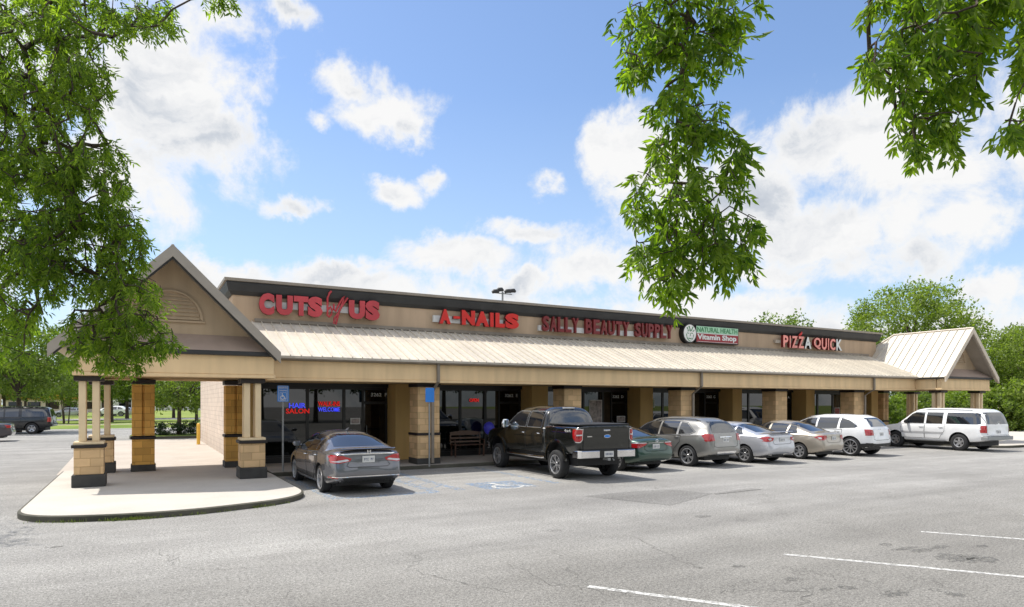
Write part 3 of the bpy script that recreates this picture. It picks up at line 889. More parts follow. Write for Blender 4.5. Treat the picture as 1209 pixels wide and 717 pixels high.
# porticos
def post_column(cx, cy, w, parent):
    mb = MB(); h = w / 2
    mb.box(cx - h, cx + h, cy - h, cy + h, .42, 1.07)
    c = bp_(mb, 'column', M['block'], parent, bevel=.012)
    mb = MB(); mb.box(cx - h - .045, cx + h + .045, cy - h - .045, cy + h + .045, .121, .42); bp_(mb, 'column_base', M['basedark'], c, bevel=.015)
    mb = MB(); mb.box(cx - h - .05, cx + h + .05, cy - h - .05, cy + h + .05, 1.07, 1.15); bp_(mb, 'column_band', M['darkband'], c, bevel=.008)
    mb = MB(); mb.box(cx - h - .01, cx + h + .01, cy - h - .01, cy + h + .01, 1.15, 1.22); bp_(mb, 'column_cap', M['cream'], c, bevel=.01)
    o_ = h - .17
    for sx in (-1, 1):
        for sy in (-1, 1):
            mb = MB(); mb.box(cx + sx * o_ - .075, cx + sx * o_ + .075, cy + sy * o_ - .075, cy + sy * o_ + .075, 1.22, 2.70); bp_(mb, 'post', M['cream'], c, bevel=.01)
    mb = MB(); mb.box(cx - h, cx + h, cy - h, cy + h, 2.70, 2.82); bp_(mb, 'capital', M['darkband'], c, bevel=.008)
    return c

def portico(X0, X1, fx0, fx1, left):
    cx = (X0 + X1) / 2; hw = (X1 - X0) / 2; zE = 3.50; zA = 6.08
    Pt = B
    # beam ring
    mb = MB()
    mb.box(fx0, fx1, 19.0, 19.24, 2.92, 3.42); mb.box(fx0 - .03, fx1 + .03, 18.97, 19.27, 2.83, 2.919)
    mb.box(fx0, fx0 + .24, 19.28, 23.3, 2.86, 3.42); mb.box(fx1 - .24, fx1, 19.28, 23.3 if left else 23.3, 2.86, 3.42)
    mb.box(fx0, fx1, 23.301, 23.54, 2.86, 3.42)
    bp_(mb, 'fascia', M['fascia'], bevel=.012)
    mb = MB(); mb.box(fx0 + .24, fx1 - .24, 19.28, 23.3, 2.92, 2.95)
    for k in range(1, 28): mb.box(fx0 + .25, fx1 - .25, 19.3 + k * .14, 19.32 + k * .14, 2.905, 2.919)
    bp_(mb, 'soffit', M['soffit'])
    # dark gutter band around
    mb = MB(); mb.box(fx0 - .06, fx1 + .06, 18.86, 18.99, 3.42, 3.53); mb.box(fx0 - .14, fx0 - .01, 19.0, 23.3, 3.40, 3.5); mb.box(fx1 + .01, fx1 + .14, 19.0, 20.0, 3.40, 3.5)
    bp_(mb, 'eave_band', M['darktrim'], bevel=.008)
    # skirt roof in front of the gable wall
    mb = MB(); mb.add([(fx0 - .02, 18.87, 3.532), (fx1 + .02, 18.87, 3.532), (X1 - .74, 19.55, 4.02), (X0 + .74, 19.55, 4.02), (fx0, 19.55, 3.5), (fx1, 19.55, 3.5)],
                      [(0, 1, 2, 3), (0, 3, 4), (1, 5, 2), (0, 4, 5, 1), (2, 5, 4, 3)]); bp_(mb, 'skirt_roof', M['skirt'])
    # gable wall
    def rk(x): return zA - .10 - (zA - zE) * abs(x - cx) / hw
    mb = MB(); mb.prism([(fx0 + .02, 3.5), (fx1 - .02, 3.5), (fx1 - .02, rk(fx1)), (cx, rk(cx)), (fx0 + .02, rk(fx0))], 'y', 19.5, 19.62); bp_(mb, 'gable_wall', M['gable'])
    # half-round louvre
    vx, vz, r = cx - .03, 4.33, .78
    mb = MB()
    arc = [(vx + r * cos(t), vz + r * sin(t)) for t in np.linspace(0, pi, 21)]
    arc2 = [(vx + (r - .07) * cos(t), vz + .06 + (r - .10) * sin(t)) for t in np.linspace(0, pi, 21)]
    for i in range(20):
        mb.prism([arc[i], arc[i + 1], arc2[i + 1], arc2[i]], 'y', 19.44, 19.499)
    mb.box(vx - r - .04, vx + r + .04, 19.435, 19.499, vz - .05, vz - .002); lv = bp_(mb, 'louvre_vent', M['gable'])
    mb = MB()
    for k in range(7):
        z = vz + .03 + k * .10; hwid = sqrt(max(.01, (r - .08) ** 2 - (z - vz) ** 2)) - .01
        mb.add([(vx - hwid, 19.455, z), (vx + hwid, 19.455, z), (vx + hwid, 19.498, z + .075), (vx - hwid, 19.498, z + .075), (vx - hwid, 19.47, z - .012), (vx + hwid, 19.47, z - .012)],
               [(0, 1, 2, 3), (0, 4, 5, 1), (4, 3, 2, 5)])
    bp_(mb, 'louvre_blade', M['gable'], lv)
    # roof: two slopes, gabled to the front, hipped at the back
    yF, yR, yB = 18.74, 22.9, 23.4 + 2.2
    L0 = Vector((X0, yF, zE)); L1 = Vector((X0, yB, zE)); R0 = Vector((X1, yF, zE)); R1 = Vector((X1, yB, zE)); A0 = Vector((cx, yF, zA)); A1 = Vector((cx, yR if not left else 23.0, zA))
    for a, b, nm in ((L0, L1, 'l'), (R0, R1, 'r')):
        mb = MB()
        nrm = (b - a).cross(A0 - a).normalized()
        if nrm.z < 0: nrm = -nrm
        t = nrm * .05
        mb.add([a, b, A1, A0, a - t, b - t, A1 - t, A0 - t], [(0, 1, 2, 3), (4, 7, 6, 5), (0, 4, 5, 1), (1, 5, 6, 2), (3, 7, 4, 0)])
        y = yF + .3
        while y < yB - .05:
            k = 1.0 if y <= A1.y else max(0., 1 - (y - A1.y) / (yB - A1.y))
            p = Vector((a.x, y, zE)); q = Vector((a.x + (cx - a.x) * k, y, zE + (zA - zE) * k)); add_rib(mb, p, q, nrm, .045, .035); y += .40
        bp_(mb, 'gable_roof', M['roofmetal'])
    mb = MB(); mb.add([L1, R1, A1], [(0, 1, 2)]); bp_(mb, 'hip_roof', M['roofmetal'])
    mb = MB(); mb.tube([A0 + Vector((0, 0, .03)), A1 + Vector((0, 0, .03)), L1 + Vector((.02, 0, .04))], .05, 6); mb.tube([A1 + Vector((0, 0, .03)), R1 + Vector((-.02, 0, .04))], .05, 6); bp_(mb, 'ridge_cap', M['rakelit'])
    # rake boards
    s = (zA - zE) / hw
    def chev(y0, y1, dz0, dz1, ext, mat, name):
        mb = MB()
        for sg in (-1, 1):
            xe = cx + sg * (hw + ext); ze = zE - s * ext
            P4 = [(cx, zA + dz0), (xe, ze + dz0), (xe - sg * .0, ze + dz1), (cx, zA + dz1)]
            mb.prism(P4, 'y', y0, y1)
        bp_(mb, name, mat)
    chev(18.66, 18.738, .06, -.24, .03, M['rake'] if left else M['rakelit'], 'rake_board')
    chev(18.70, 18.80, -.241, -.295, -.08, M['darktrim'] if left else M['rake'], 'rake_trim')
    # underside of overhang
    mb = MB()
    for sg in (-1, 1): mb.prism([(cx, zA - .14), (cx + sg * hw * .93, zE + .18 - .14), (cx + sg * hw * .93, zE + .18 - .17), (cx, zA - .17)], 'y', 18.81, 19.49)
    bp_(mb, 'overhang_soffit', M['rake'])
    return cx

portico(-1.86, 3.27, -1.40, 3.18, True)
portico(35.62, 40.78, 35.80, 40.52, False)
post_column(-1.10, 19.42, .62, B); post_column(2.66, 19.42, .62, B)
post_column(-1.0, 23.0, .62, B)
block_column(.07, 23.0, .60, M['blockin'], dbl=True, ztop=2.859)
block_column(2.64, 23.0, .60, M['blockin'], dbl=True, ztop=2.859)
post_column(36.28, 19.42, .62, B); post_column(40.05, 19.42, .62, B); post_column(40.1, 22.95, .62, B)
block_column(37.2, 23.0, .5, M['block'], dbl=True, ztop=2.859)

# =================================================================== SIGNS
def thing_at(o, loc):
    """shift an object's mesh so its origin sits at loc"""
    loc = Vector(loc); o.data.transform(Matrix.Translation(-loc)); o.location = loc; return o
def sign_part(mb, name, mats, root, **k):
    o = mb.build(name, mats, None, **k); o.location = -root.location; o.parent = root; return o

s1 = tag(empty('shop_sign', (5.4, 23.4, 5.1)), 'faded red channel letter sign reading CUTS by US on the parapet', 'sign')
mb = MB(); mb.box(3.55, 7.3, 23.30, 23.41, 5.33, 5.55); sign_part(mb, 'raceway', M['racewhite'], s1)
for t, x0, x1, z0, z1 in [('C', 3.38, 3.86, 5.06, 5.78), ('U', 3.92, 4.46, 5.08, 5.75), ('T', 4.49, 4.97, 5.10, 5.76), ('S', 4.95, 5.45, 5.08, 5.78), ('U', 6.36, 6.94, 5.10, 5.76), ('S', 6.95, 7.48, 5.09, 5.80)]:
    mb = MB(); add_text(mb, t, x0 + .02, 23.29, z0 + .02, z1 - z0, x1 - x0, .14, .075, 0, 1); sign_part(mb, 'letter', [M['redletter'], M['redreturn']], s1, fix=False)
def px300(x, y):    # script strokes measured along the wall plane
    return atY(300 + x / 7.556, 335 + y / 7.556, 23.17)
bpath = [(690, 68), (672, 85), (655, 130), (655, 200), (655, 285), (668, 298), (690, 275), (695, 235), (680, 205), (664, 230)]
ypath = [(710, 180), (712, 230), (728, 250), (748, 200), (790, 130), (806, 112), (795, 150), (765, 230), (745, 300), (730, 362), (712, 355), (716, 310), (745, 270), (790, 190), (835, 128)]
for p_ in (bpath, ypath):
    mb = MB(); mb.tube([px300(*q) for q in p_], .038, 6); sign_part(mb, 'script_letter', M['redletter'], s1, smooth=60)

s2 = tag(empty('shop_sign', (11.4, 23.4, 5.1)), 'bright red block letter sign reading A-NAILS on the parapet', 'sign')
mb = MB(); mb.box(9.62, 12.6, 23.30, 23.41, 5.22, 5.47); sign_part(mb, 'raceway', M['racewhite'], s2)
for t, x0, x1, z0, z1 in [('A', 9.79, 10.25, 5.15, 5.70), ('-', 10.36, 10.64, 5.37, 5.47), ('N', 10.71, 11.27, 5.16, 5.72), ('A', 11.29, 11.88, 5.14, 5.72), ('I', 11.93, 12.08, 5.15, 5.70), ('L', 12.16, 12.58, 5.14, 5.71), ('S', 12.60, 13.23, 5.12, 5.73)]:
    mb = MB(); add_text(mb, t, x0 + .02, 23.29, z0, z1 - z0, x1 - x0, .15, .07 if t != '-' else .0, 0, 1); sign_part(mb, 'letter', [M['redbright'], M['redreturn']], s2, fix=False)

s3 = tag(empty('shop_sign', (17.9, 23.4, 5.1)), 'maroon narrow letter sign reading SALLY BEAUTY SUPPLY on a pale raceway', 'sign')
mb = MB(); mb.box(14.27, 21.2, 23.30, 23.41, 5.14, 5.36); sign_part(mb, 'raceway', M['racewhite'], s3)
for wd_, x0, x1 in (('SALLY', 14.36, 16.2), ('BEAUTY', 16.5, 18.92), ('SUPPLY', 19.2, 21.45)):
    wn = (x1 - x0) / len(wd_)
    for i, t in enumerate(wd_):
        mb = MB(); add_text(mb, t, x0 + i * wn + .03, 23.29, 5.12, .62, wn * .84, .14, .035, 0, 1); sign_part(mb, 'letter', [M['maroon'], M['redreturn']], s3, fix=False)

s4 = tag(empty('shop_sign', (24.0, 23.4, 5.0)), 'oval portrait badge and boxed sign reading NATURAL HEALTH Vitamin Shop', 'sign')
mb = MB(); mb.box(22.9, 25.76, 23.2, 23.41, 5.02, 5.84); sign_part(mb, 'sign_box', M['black'], s4)
mb = MB(); mb.box(22.94, 25.72, 23.188, 23.199, 5.50, 5.81); sign_part(mb, 'upper_panel', M['green'], s4)
mb = MB(); mb.box(22.94, 25.72, 23.188, 23.199, 5.06, 5.46); sign_part(mb, 'lower_panel', M['redpanel'], s4)
mb = MB(); mb.box(22.94, 25.72, 23.186, 23.199, 5.465, 5.495); mb.box(23.0, 25.66, 23.183, 23.187, 5.075, 5.09); sign_part(mb, 'stripe', M['letwhite'], s4)
mb = MB(); add_text(mb, 'NATURAL HEALTH', 22.99, 23.186, 5.54, .23, 2.67, .008, .012); sign_part(mb, 'lettering', M['dkgreen'], s4, fix=False)
mb = MB(); add_text(mb, 'Vitamin Shop', 22.99, 23.186, 5.11, .33, 2.6, .008, .035); sign_part(mb, 'lettering', M['letwhite'], s4, fix=False)
ov = lambda rx, rz, n=28: [(22.47 + rx * cos(2 * pi * k / n), 5.43 + rz * sin(2 * pi * k / n)) for k in range(n)]
mb = MB(); mb.prism(ov(.44, .46), 'y', 23.14, 23.41); badge = sign_part(mb, 'oval_badge', M['black'], s4)
mb = MB(); mb.prism(ov(.385, .405), 'y', 23.128, 23.139); o = mb.build('badge_face', M['white']); o.parent = badge
mb = MB()       # abstract leafy portrait strokes
def stroke(pts, w):
    q = [Vector(p) for p in pts]
    for i in range(len(q) - 1):
        d = (q[i + 1] - q[i]).normalized(); n = Vector((-d.y, d.x)) * w / 2
        mb.prism([tuple(q[i] + n), tuple(q[i + 1] + n * .5), tuple(q[i + 1] - n * .5), tuple(q[i] - n)], 'y', 23.12, 23.127)
for st, w in [([(22.28, 5.70), (22.36, 5.58), (22.34, 5.50)], .06), ([(22.40, 5.76), (22.47, 5.62), (22.46, 5.52)], .07), ([(22.66, 5.74), (22.58, 5.60), (22.50, 5.52)], .06), ([(22.74, 5.60), (22.64, 5.50)], .05),
              ([(22.30, 5.44), (22.40, 5.42)], .04), ([(22.55, 5.44), (22.66, 5.42)], .04), ([(22.48, 5.44), (22.50, 5.32), (22.45, 5.30)], .03), ([(22.38, 5.20), (22.48, 5.17), (22.58, 5.21)], .05), ([(22.24, 5.40), (22.28, 5.22), (22.40, 5.08), (22.52, 5.06)], .045), ([(22.70, 5.38), (22.66, 5.22), (22.56, 5.10)], .03)]:
    stroke(st, w)
o = mb.build('badge_drawing', M['dkgreen']); o.parent = badge

s5 = tag(empty('shop_sign', (31.4, 23.4, 5.0)), 'worn pink and white letter sign reading PIZZA QUICK with a small red pepper', 'sign')
mb = MB(); mb.box(28.55, 33.0, 23.28, 23.41, 5.26, 5.42); sign_part(mb, 'raceway', M['racetan'], s5)
for t, x0, x1, a in [('P', 28.95, 29.33, 0), ('I', 29.44, 29.52, 0), ('Z', 29.62, 30.06, 0), ('Z', 30.12, 30.58, 0), ('A', 30.62, 31.16, 1), ('Q', 31.38, 31.95, 0), ('U', 32.02, 32.44, 0), ('I', 32.55, 32.63, 0), ('C', 32.72, 33.18, 0), ('K', 33.26, 33.75, 1)]:
    mb = MB(); add_text(mb, t, x0, 23.27, 5.04, .62, x1 - x0, .15, .03, 0, 1); sign_part(mb, 'letter', [M['letwhite'] if a else M['pinkwhite'], M['black'] if a else M['redreturn']], s5, fix=False)
mb = MB(); mb.tube([(30.25, 23.2, 5.70), (30.36, 23.2, 5.76), (30.46, 23.2, 5.84), (30.50, 23.2, 5.93)], [.02, .07, .055, .02], 8); sign_part(mb, 'pepper', M['redbright'], s5, smooth=60)

# neon and window signs (each hangs in its window)
def flat_text_thing(name, lines, x, y, z, label, cat, group=None):
    r = tag(empty(name, (x, y, z)), label, cat, group)
    for txt, dx, dz, h, w, mat, bold in lines:
        mb = MB(); add_text(mb, txt, x + dx, y, z + dz, h, w, .02, bold); sign_part(mb, 'lettering', mat, r, fix=False)
    return r
flat_text_thing('neon_sign', [('HAIR', .10, .19, .17, .56, M['neonblue'], .02), ('SALON', 0, 0, .17, .78, M['neonred'], .02)], atY(337.5, 480, 23.56).x, 23.56, 1.80, 'blue and red neon sign reading HAIR SALON in the corner shop window', 'neon sign')
flat_text_thing('neon_sign', [('WALK-INS', 0, .21, .17, .76, M['neonred'], .02), ('WELCOME', 0, .02, .15, .76, M['neonblue'], .015)], atY(375.5, 480, 23.56).x, 23.56, 1.84, 'red and blue neon sign reading WALK-INS WELCOME', 'neon sign')
flat_text_thing('neon_sign', [('OPEN', 0, 0, .19, .62, M['neonred'], .02)], 9.0, 23.56, 2.16, 'small red neon sign right of the first block column', 'neon sign')
flat_text_thing('neon_sign', [('OPEN', 0, 0, .14, .40, M['neonred'], .015)], 11.25, 23.56, 2.20, 'small red neon sign in the window above the bench', 'neon sign')
def poster(x0, x1, z0, z1, label, m=None):
    mb = MB(); mb.box(x0, x1, 23.575, 23.583, z0, z1); mb.box(x0 + .03, x1 - .03, 23.570, 23.5745, z0 + .03, z1 - .03, 1)
    return tag(thing_at(mb.build('window_poster', [M['white'], m or M['poster']]), ((x0 + x1) / 2, 23.58, z0)), label, 'poster')
poster(17.02, 17.70, 1.15, 2.3, 'tall pale poster taped in the window beside door D')
poster(18.52, 18.98, 1.30, 1.58, 'small white notice on door D')
poster(20.3, 20.7, 1.95, 2.35, 'small greenish notice high in the window right of the third bay pilaster', plain('green_notice', (.25, .32, .2, 1), .5, var=.4, scale=9))
poster(6.55, 6.9, 1.4, 1.62, 'small notice low in the hair salon window')
poster(33.75, 34.2, 1.25, 1.9, 'red and dark poster in the window nearest the far portico', plain('red_poster', (.30, .04, .03, 1), .5, var=.5, scale=7))

# =================================================================== STREET FURNITURE
def access_sign(x, y, back, label):
    r = tag(empty('parking_sign', (x, y, .12)), label, 'sign')
    mb = MB(); mb.tube([(0, 0, 0), (0, 0, 2.35)], .028, 8); mb.build('post', M['steel'], r, smooth=60)
    w, z0, z1 = .165, 2.08, 2.56
    if back: w, z0, z1 = .15, 2.07, 2.53
    mb = MB(); mb.prism(rounded([(-w, z0), (w, z0), (w, z1), (-w, z1)], [.03] * 4, 4), 'y', -.045, -.035); p = mb.build('sign_panel', M['bluesign'], r)
    if not back:
        mb = MB()
        for a, b, c, d in ((-.135, .135, z0 + .015, z0 + .023), (-.135, .135, z1 - .023, z1 - .015), (-.135, -.127, z0 + .023, z1 - .023), (.127, .135, z0 + .023, z1 - .023)): mb.box(a, b, -.048, -.046, c, d)
        for a, b, c, d in ((-.095, .095, 2.155, 2.163), (-.095, .095, 2.345, 2.353), (-.095, -.087, 2.163, 2.345), (.087, .095, 2.163, 2.345)): mb.box(a, b, -.048, -.046, c, d)
        wheelchair(mb, (-.015, -.049, 2.17), (1, 0, 0), (0, 0, 1), .175, 0, .14)
        add_text(mb, 'RESERVED', -.12, -.047, 2.47, .045, .24, .002, .01); add_text(mb, 'PARKING', -.105, -.047, 2.39, .045, .21, .002, .01)
        add_text(mb, 'PERMIT', -.08, -.047, 2.11, .03, .16, .002, .01)
        mb.build('sign_lettering', M['white'], p, fix=False)
    return r
access_sign(*atY(334, 480, 20.62)[:2], False, 'blue reserved parking sign with wheelchair symbol on a grey post beside the portico')
access_sign(8.10, 19.95, True, 'plain blue sign on a grey post in front of the first block column')

mb = MB(); lathe(mb, [(0, .085), (1.02, .085), (1.08, .07), (1.11, .03), (1.12, .001)], 'z', 16, close=True)
bo = mb.build('bollard', M['yellow'], smooth=50); bo.location = (2.62, 38.1, 0); tag(bo, 'yellow steel bollard standing beside the cream side wall', 'bollard')

def bench(x, y):
    r = tag(empty('bench', (x, y, .12)), 'brown wooden bench in shade against the nail salon window', 'bench')
    mb = MB(); mb.box(-.65, .65, -.22, .22, .42, .46); mb.build('seat', M['wood'], r, bevel=.008)
    mb = MB()
    for z in (.52, .66, .80): mb.box(-.62, .62, .20, .23, z, z + .06)
    mb.prism([(-.65, .86), (.65, .86), (.65, .92), (.2, .97), (-.2, .97), (-.65, .92)], 'y', .19, .24)
    mb.box(-.65, -.60, .195, .235, .46, .86); mb.box(.60, .65, .195, .235, .46, .86); mb.build('backrest', plain('bench_frame', (.19, .12, .08, 1), .5), r)
    for sx in (-1, 1):
        for sy in (-1, 1): mb = MB(); mb.box(sx * .6 - .025, sx * .6 + .025, sy * .18 - .025, sy * .18 + .025, 0, .42); mb.build('leg', M['wood'], r)
        mb = MB(); mb.box(sx * .62 - .025, sx * .62 + .025, -.22, .20, .62, .65); mb.box(sx * .62 - .02, sx * .62 + .02, -.21, -.17, .46, .62); mb.build('armrest', M['wood'], r)
    return r
bench(11.0, 23.2)
mb = MB(); lathe(mb, [(-.26, .001), (-.25, .05), (-.19, .14), (-.08, .20), (.04, .215), (.15, .18), (.22, .11), (.26, .001)], 'z', 18); mb.tube([(0, 0, -.26), (.01, 0, -.45), (0, 0, -.62)], .004, 4)
ba = mb.build('balloon', M['glowblue'], smooth=60); ba.location = (11.85, 23.05, .92 + .26); tag(ba, 'deep blue oval balloon floating beside the wooden bench', 'balloon')

def flood_mast(x, y, zt):
    r = tag(empty('floodlight_mast', (x, y, 5.38)), 'grey pole with four dark floodlight heads rising behind the parapet', 'light pole')
    mb = MB(); mb.tube([(0, 0, 0), (0, 0, zt - 5.38)], .05, 8); mb.tube([(-.55, 0, zt - 5.46), (.55, 0, zt - 5.46)], .025, 6); mb.build('pole', M['steel'], r, smooth=60)
    for dx, a, dz in ((-.78, -.5, -.05), (-.36, -.2, .06), (.38, .25, .02), (.80, .5, .06)):
        mb = MB(); c = Vector((dx * .62, -.1, zt - 5.38 + dz)); mb.tube([c + Vector((-.17, 0, -.04)), c + Vector((-.07, -.04, .02)), c + Vector((.09, -.04, .04)), c + Vector((.19, 0, .0))], [.07, .11, .11, .07], 8)
        mb.build('lamp_head', M['darktrim'], r, smooth=50)
flood_mast(16.2, 30., 7.85)
def lot_light(x, y, h, label):
    r = tag(empty('lamp_post', (x, y, 0)), label, 'lamp post')
    mb = MB(); mb.tube([(0, 0, 0), (0, 0, h)], [.12, .07], 8); mb.tube([(0, 0, h - .1), (.45, -.1, h + .02)], .05, 6); mb.build('pole', M['steel'], r, smooth=60)
    mb = MB(); mb.prism([(-.35, -.03), (-.3, .28), (.3, .28), (.35, -.03)], 'y', -.25, .3)
    o = mb.build('lamp_head', M['trimblk'], r); o.location = (.5, 0, h)
p = atD(1172, 475, 66); lot_light(p.x, p.y, 7.6, 'dark parking lot lamp post rising between the far portico and the right trees')

# =================================================================== CARS
def smooth_curve(keys, xs, sig=.05):
    k = np.array(keys, float); k = k[np.argsort(k[:, 0])]
    fine = np.linspace(k[0, 0], k[-1, 0], 600); v = np.interp(fine, k[:, 0], k[:, 1])
    h = fine[1] - fine[0]; n = max(1, int(3 * sig / h)); w = np.exp(-.5 * (np.arange(-n, n + 1) * h / sig) ** 2); w /= w.sum()
    vp = np.concatenate([2 * v[0] - v[1:n + 1][::-1], v, 2 * v[-1] - v[-n - 1:-1][::-1]])
    return np.interp(xs, fine, np.convolve(vp, w, 'valid'))

class Car:
    def __init__(s, name, P, label, cat, group=None):
        s.P = P; s.root = empty(name, (0, 0, 0)); tag(s.root, label, cat, group)
        s.L, s.W, s.RO = P['L'], P['W'], P['RO']
        s.paint = P['paint']
    def loft(s, top, belt, width, bottom, n_exp=3.4, tumble=.42, s0=0., s1=None, rear=None, front=None, cap_r=.30, cap_f=.30, sig=.045, rd=.35, fd=.5, capk=.07, ns=110):
        L_ = s.L if s1 is None else s1
        xs = np.linspace(s0, L_, ns)
        T = smooth_curve(top, xs, sig); Bt = smooth_curve(belt, xs, .08); Wd = smooth_curve(width, xs, .10) / 2; Bo = smooth_curve(bottom, xs, .06)
        Bt = np.minimum(Bt, T - .035)
        rows = []
        th = np.radians([12, 26, 38, 48, 56, 63, 70, 77, 84, 90])
        def ring(i):
            t, b, w, z0 = T[i], Bt[i], Wd[i], Bo[i]
            # plan rounding near the ends
            q = xs[i] - s0
            if q < cap_r: w = w * (1 - .10 * ((cap_r - q) / cap_r) ** 2.2)
            q = L_ - xs[i]
            if q < cap_f: w = w * (1 - .16 * ((cap_f - q) / cap_f) ** 2.2)
            H = t - b
            pts = [(0, z0), (w * .55, z0), (w * .86, z0 + .005), (w * .93, z0 + .03), (w * .965, z0 + .10), (w * .985, z0 + (b - z0) * .34), (w, z0 + (b - z0) * .55), (w * 1.0, z0 + (b - z0) * .72), (w * .992, z0 + (b - z0) * .86), (w * .972, b - .012), (w * .955, b)]
            wb = w * .955
            tm = tumble * min(1., max(0., (H - .08) / .2))
            for a in th:
                z = H * sin(a) ** (2 / n_exp); y = max(0., wb - tm * z) * max(0., cos(a)) ** (2 / n_exp)
                if H < .12: z = H * sin(a) ** 1.0; y = wb * cos(a) ** .62
                pts.append((y if a < pi / 2 - 1e-4 else 0., b + z))
            return pts
        for i in range(ns): rows.append((xs[i] - s.RO, ring(i)))
        # domed ends
        def caps(base, ysign):
            y0, pts = base; cz = (pts[0][1] + pts[-1][1]) * .5; out = []
            for k, o_ in ((.985, .22), (.95, .48), (.88, .74), (.70, .93), (.35, 1.)):
                out.append((y0 + ysign * capk * o_, [(p[0] * k, cz + (p[1] - cz) * k) for p in pts]))
            return out
        allr = caps(rows[0], -1)[::-1] + rows + caps(rows[-1], 1)
        npt = len(allr[0][1]); bm = bmesh.new(); grid = []
        for y, pts in allr:
            row = []
            for p in pts: row.append((p[0], p[1]))
            full = row + [(-p[0], p[1]) for p in row[1:-1]][::-1]
            grid.append([bm.verts.new((p[0], y, p[1])) for p in full])
        m = len(grid[0])
        for i in range(len(grid) - 1):
            for k in range(m):
                j = (k + 1) % m; bm.faces.new((grid[i][k], grid[i][j], grid[i + 1][j], grid[i + 1][k]))
        bm.faces.new(grid[0][::-1]); bm.faces.new(grid[-1])
        def sm(x, a, b): t = min(1, max(0, (x - a) / (b - a))); return t * t * (3 - 2 * t)
        yr = s0 - s.RO; yf = L_ - s.RO
        if rear:
            rk = np.array(sorted(rear, key=lambda q: q[0]))
            for v in bm.verts:
                w = 1 - sm(v.co.y, yr, yr + rd)
                if w > 0: v.co.y += w * float(np.interp(v.co.z, rk[:, 0], rk[:, 1]))
        if front:
            fk = np.array(sorted(front, key=lambda q: q[0]))
            for v in bm.verts:
                w = sm(v.co.y, yf - fd, yf)
                if w > 0: v.co.y += w * float(np.interp(v.co.z, fk[:, 0], fk[:, 1]))
        bmesh.ops.recalc_face_normals(bm, faces=bm.faces)
        return bm
    def finish_body(s, bm, name='body', wheels=True, mat=None, bvh_key='main'):
        s.bvh = BVHTree.FromBMesh(bm) if bvh_key == 'main' else getattr(s, 'bvh', None)
        if bvh_key != 'main': setattr(s, bvh_key, BVHTree.FromBMesh(bm))
        me = bpy.data.meshes.new(name); bm.to_mesh(me); bm.free()
        me.materials.append(mat or s.paint); me.materials.append(M['rimdark'])
        o = bpy.data.objects.new(name, me); COL.objects.link(o)
        if wheels:
            cut = MB(); R = s.P['R'] + s.P.get('gap', .045); W = s.W / 2
            for sx in (-1, 1):
                for yy in (0, s.P['WB']):
                    a, b = (W + .15, W - .30) if sx > 0 else (-W - .15, -W + .30)
                    n = 36; vs = []; 
                    for xx in (a, b):
                        for k in range(n):
                            t = 2 * pi * k / n; vs.append((xx, yy + R * cos(t), s.P['R'] + .01 + R * sin(t)))
                    cut.add(vs, [tuple(range(n)), tuple(range(n, 2 * n))[::-1]] + [(k, (k + 1) % n, n + (k + 1) % n, n + k) for k in range(n)])
            c = cut.build('cut', M['rimdark'])
            md = o.modifiers.new('b', 'BOOLEAN'); md.operation = 'DIFFERENCE'; md.object = c; md.solver = 'EXACT'
            md.material_mode = 'TRANSFER'
            dg = bpy.context.evaluated_depsgraph_get()
            me2 = bpy.data.meshes.new_from_object(o.evaluated_get(dg)); o.modifiers.clear(); o.data = me2; bpy.data.meshes.remove(me)
            cm = c.data; bpy.data.objects.remove(c); bpy.data.meshes.remove(cm)
            me = me2; me.name = name
        me.polygons.foreach_set('use_smooth', [True] * len(me.polygons)); me.set_sharp_from_angle(angle=radians(38))
        o.parent = s.root; s.body = o
        return o
    # ---- project a polygon on the body
    def project(s, mb, poly, view, off=.004, mi=0, sgn=-1, maxe=.07, bvh=None, lim=0.):
        """view 'side': poly=(y,z) cast along x from side sgn; 'rear': poly=(x,z) cast along +y; 'front'"""
        bvh = bvh or s.bvh
        bm = bmesh.new()
        if view == 'side': vs = [bm.verts.new((0, p[0], p[1])) for p in poly]
        elif view == 'top': vs = [bm.verts.new((p[0], p[1], 0)) for p in poly]
        else: vs = [bm.verts.new((p[0], 0, p[1])) for p in poly]
        bm.faces.new(vs)
        for _ in range(7):
            ed = [e for e in bm.edges if e.calc_length() > maxe]
            if not ed: break
            bmesh.ops.triangulate(bm, faces=bm.faces[:])
            ed = [e for e in bm.edges if e.calc_length() > maxe]
            bmesh.ops.subdivide_edges(bm, edges=ed, cuts=1, use_grid_fill=False)
        bmesh.ops.triangulate(bm, faces=bm.faces[:])
        bm.verts.index_update()
        pos = {}
        for v in bm.verts:
            if view == 'side': o = Vector((sgn * 3, v.co.y, v.co.z)); d = Vector((-sgn, 0, 0))
            elif view == 'rear': o = Vector((v.co.x, -6, v.co.z)); d = Vector((0, 1, 0))
            elif view == 'front': o = Vector((v.co.x, 9, v.co.z)); d = Vector((0, -1, 0))
            else: o = Vector((v.co.x, v.co.y, 5)); d = Vector((0, 0, -1))
            h, nr, idx, dist = bvh.ray_cast(o, d)
            if h is None: continue
            if nr.dot(d) > 0: nr = -nr
            if lim and abs(nr.dot(d)) < lim: continue
            pos[v.index] = h + nr * off
        k = len(mb.v); mp = {}
        for i, p in pos.items(): mp[i] = len(mb.v); mb.v.append(tuple(p))
        for f in bm.faces:
            ids = [v.index for v in f.verts]
            if all(i in mp for i in ids): mb.f.append([mp[i] for i in ids]); mb.m.append(mi)
        bm.free()
        return mb
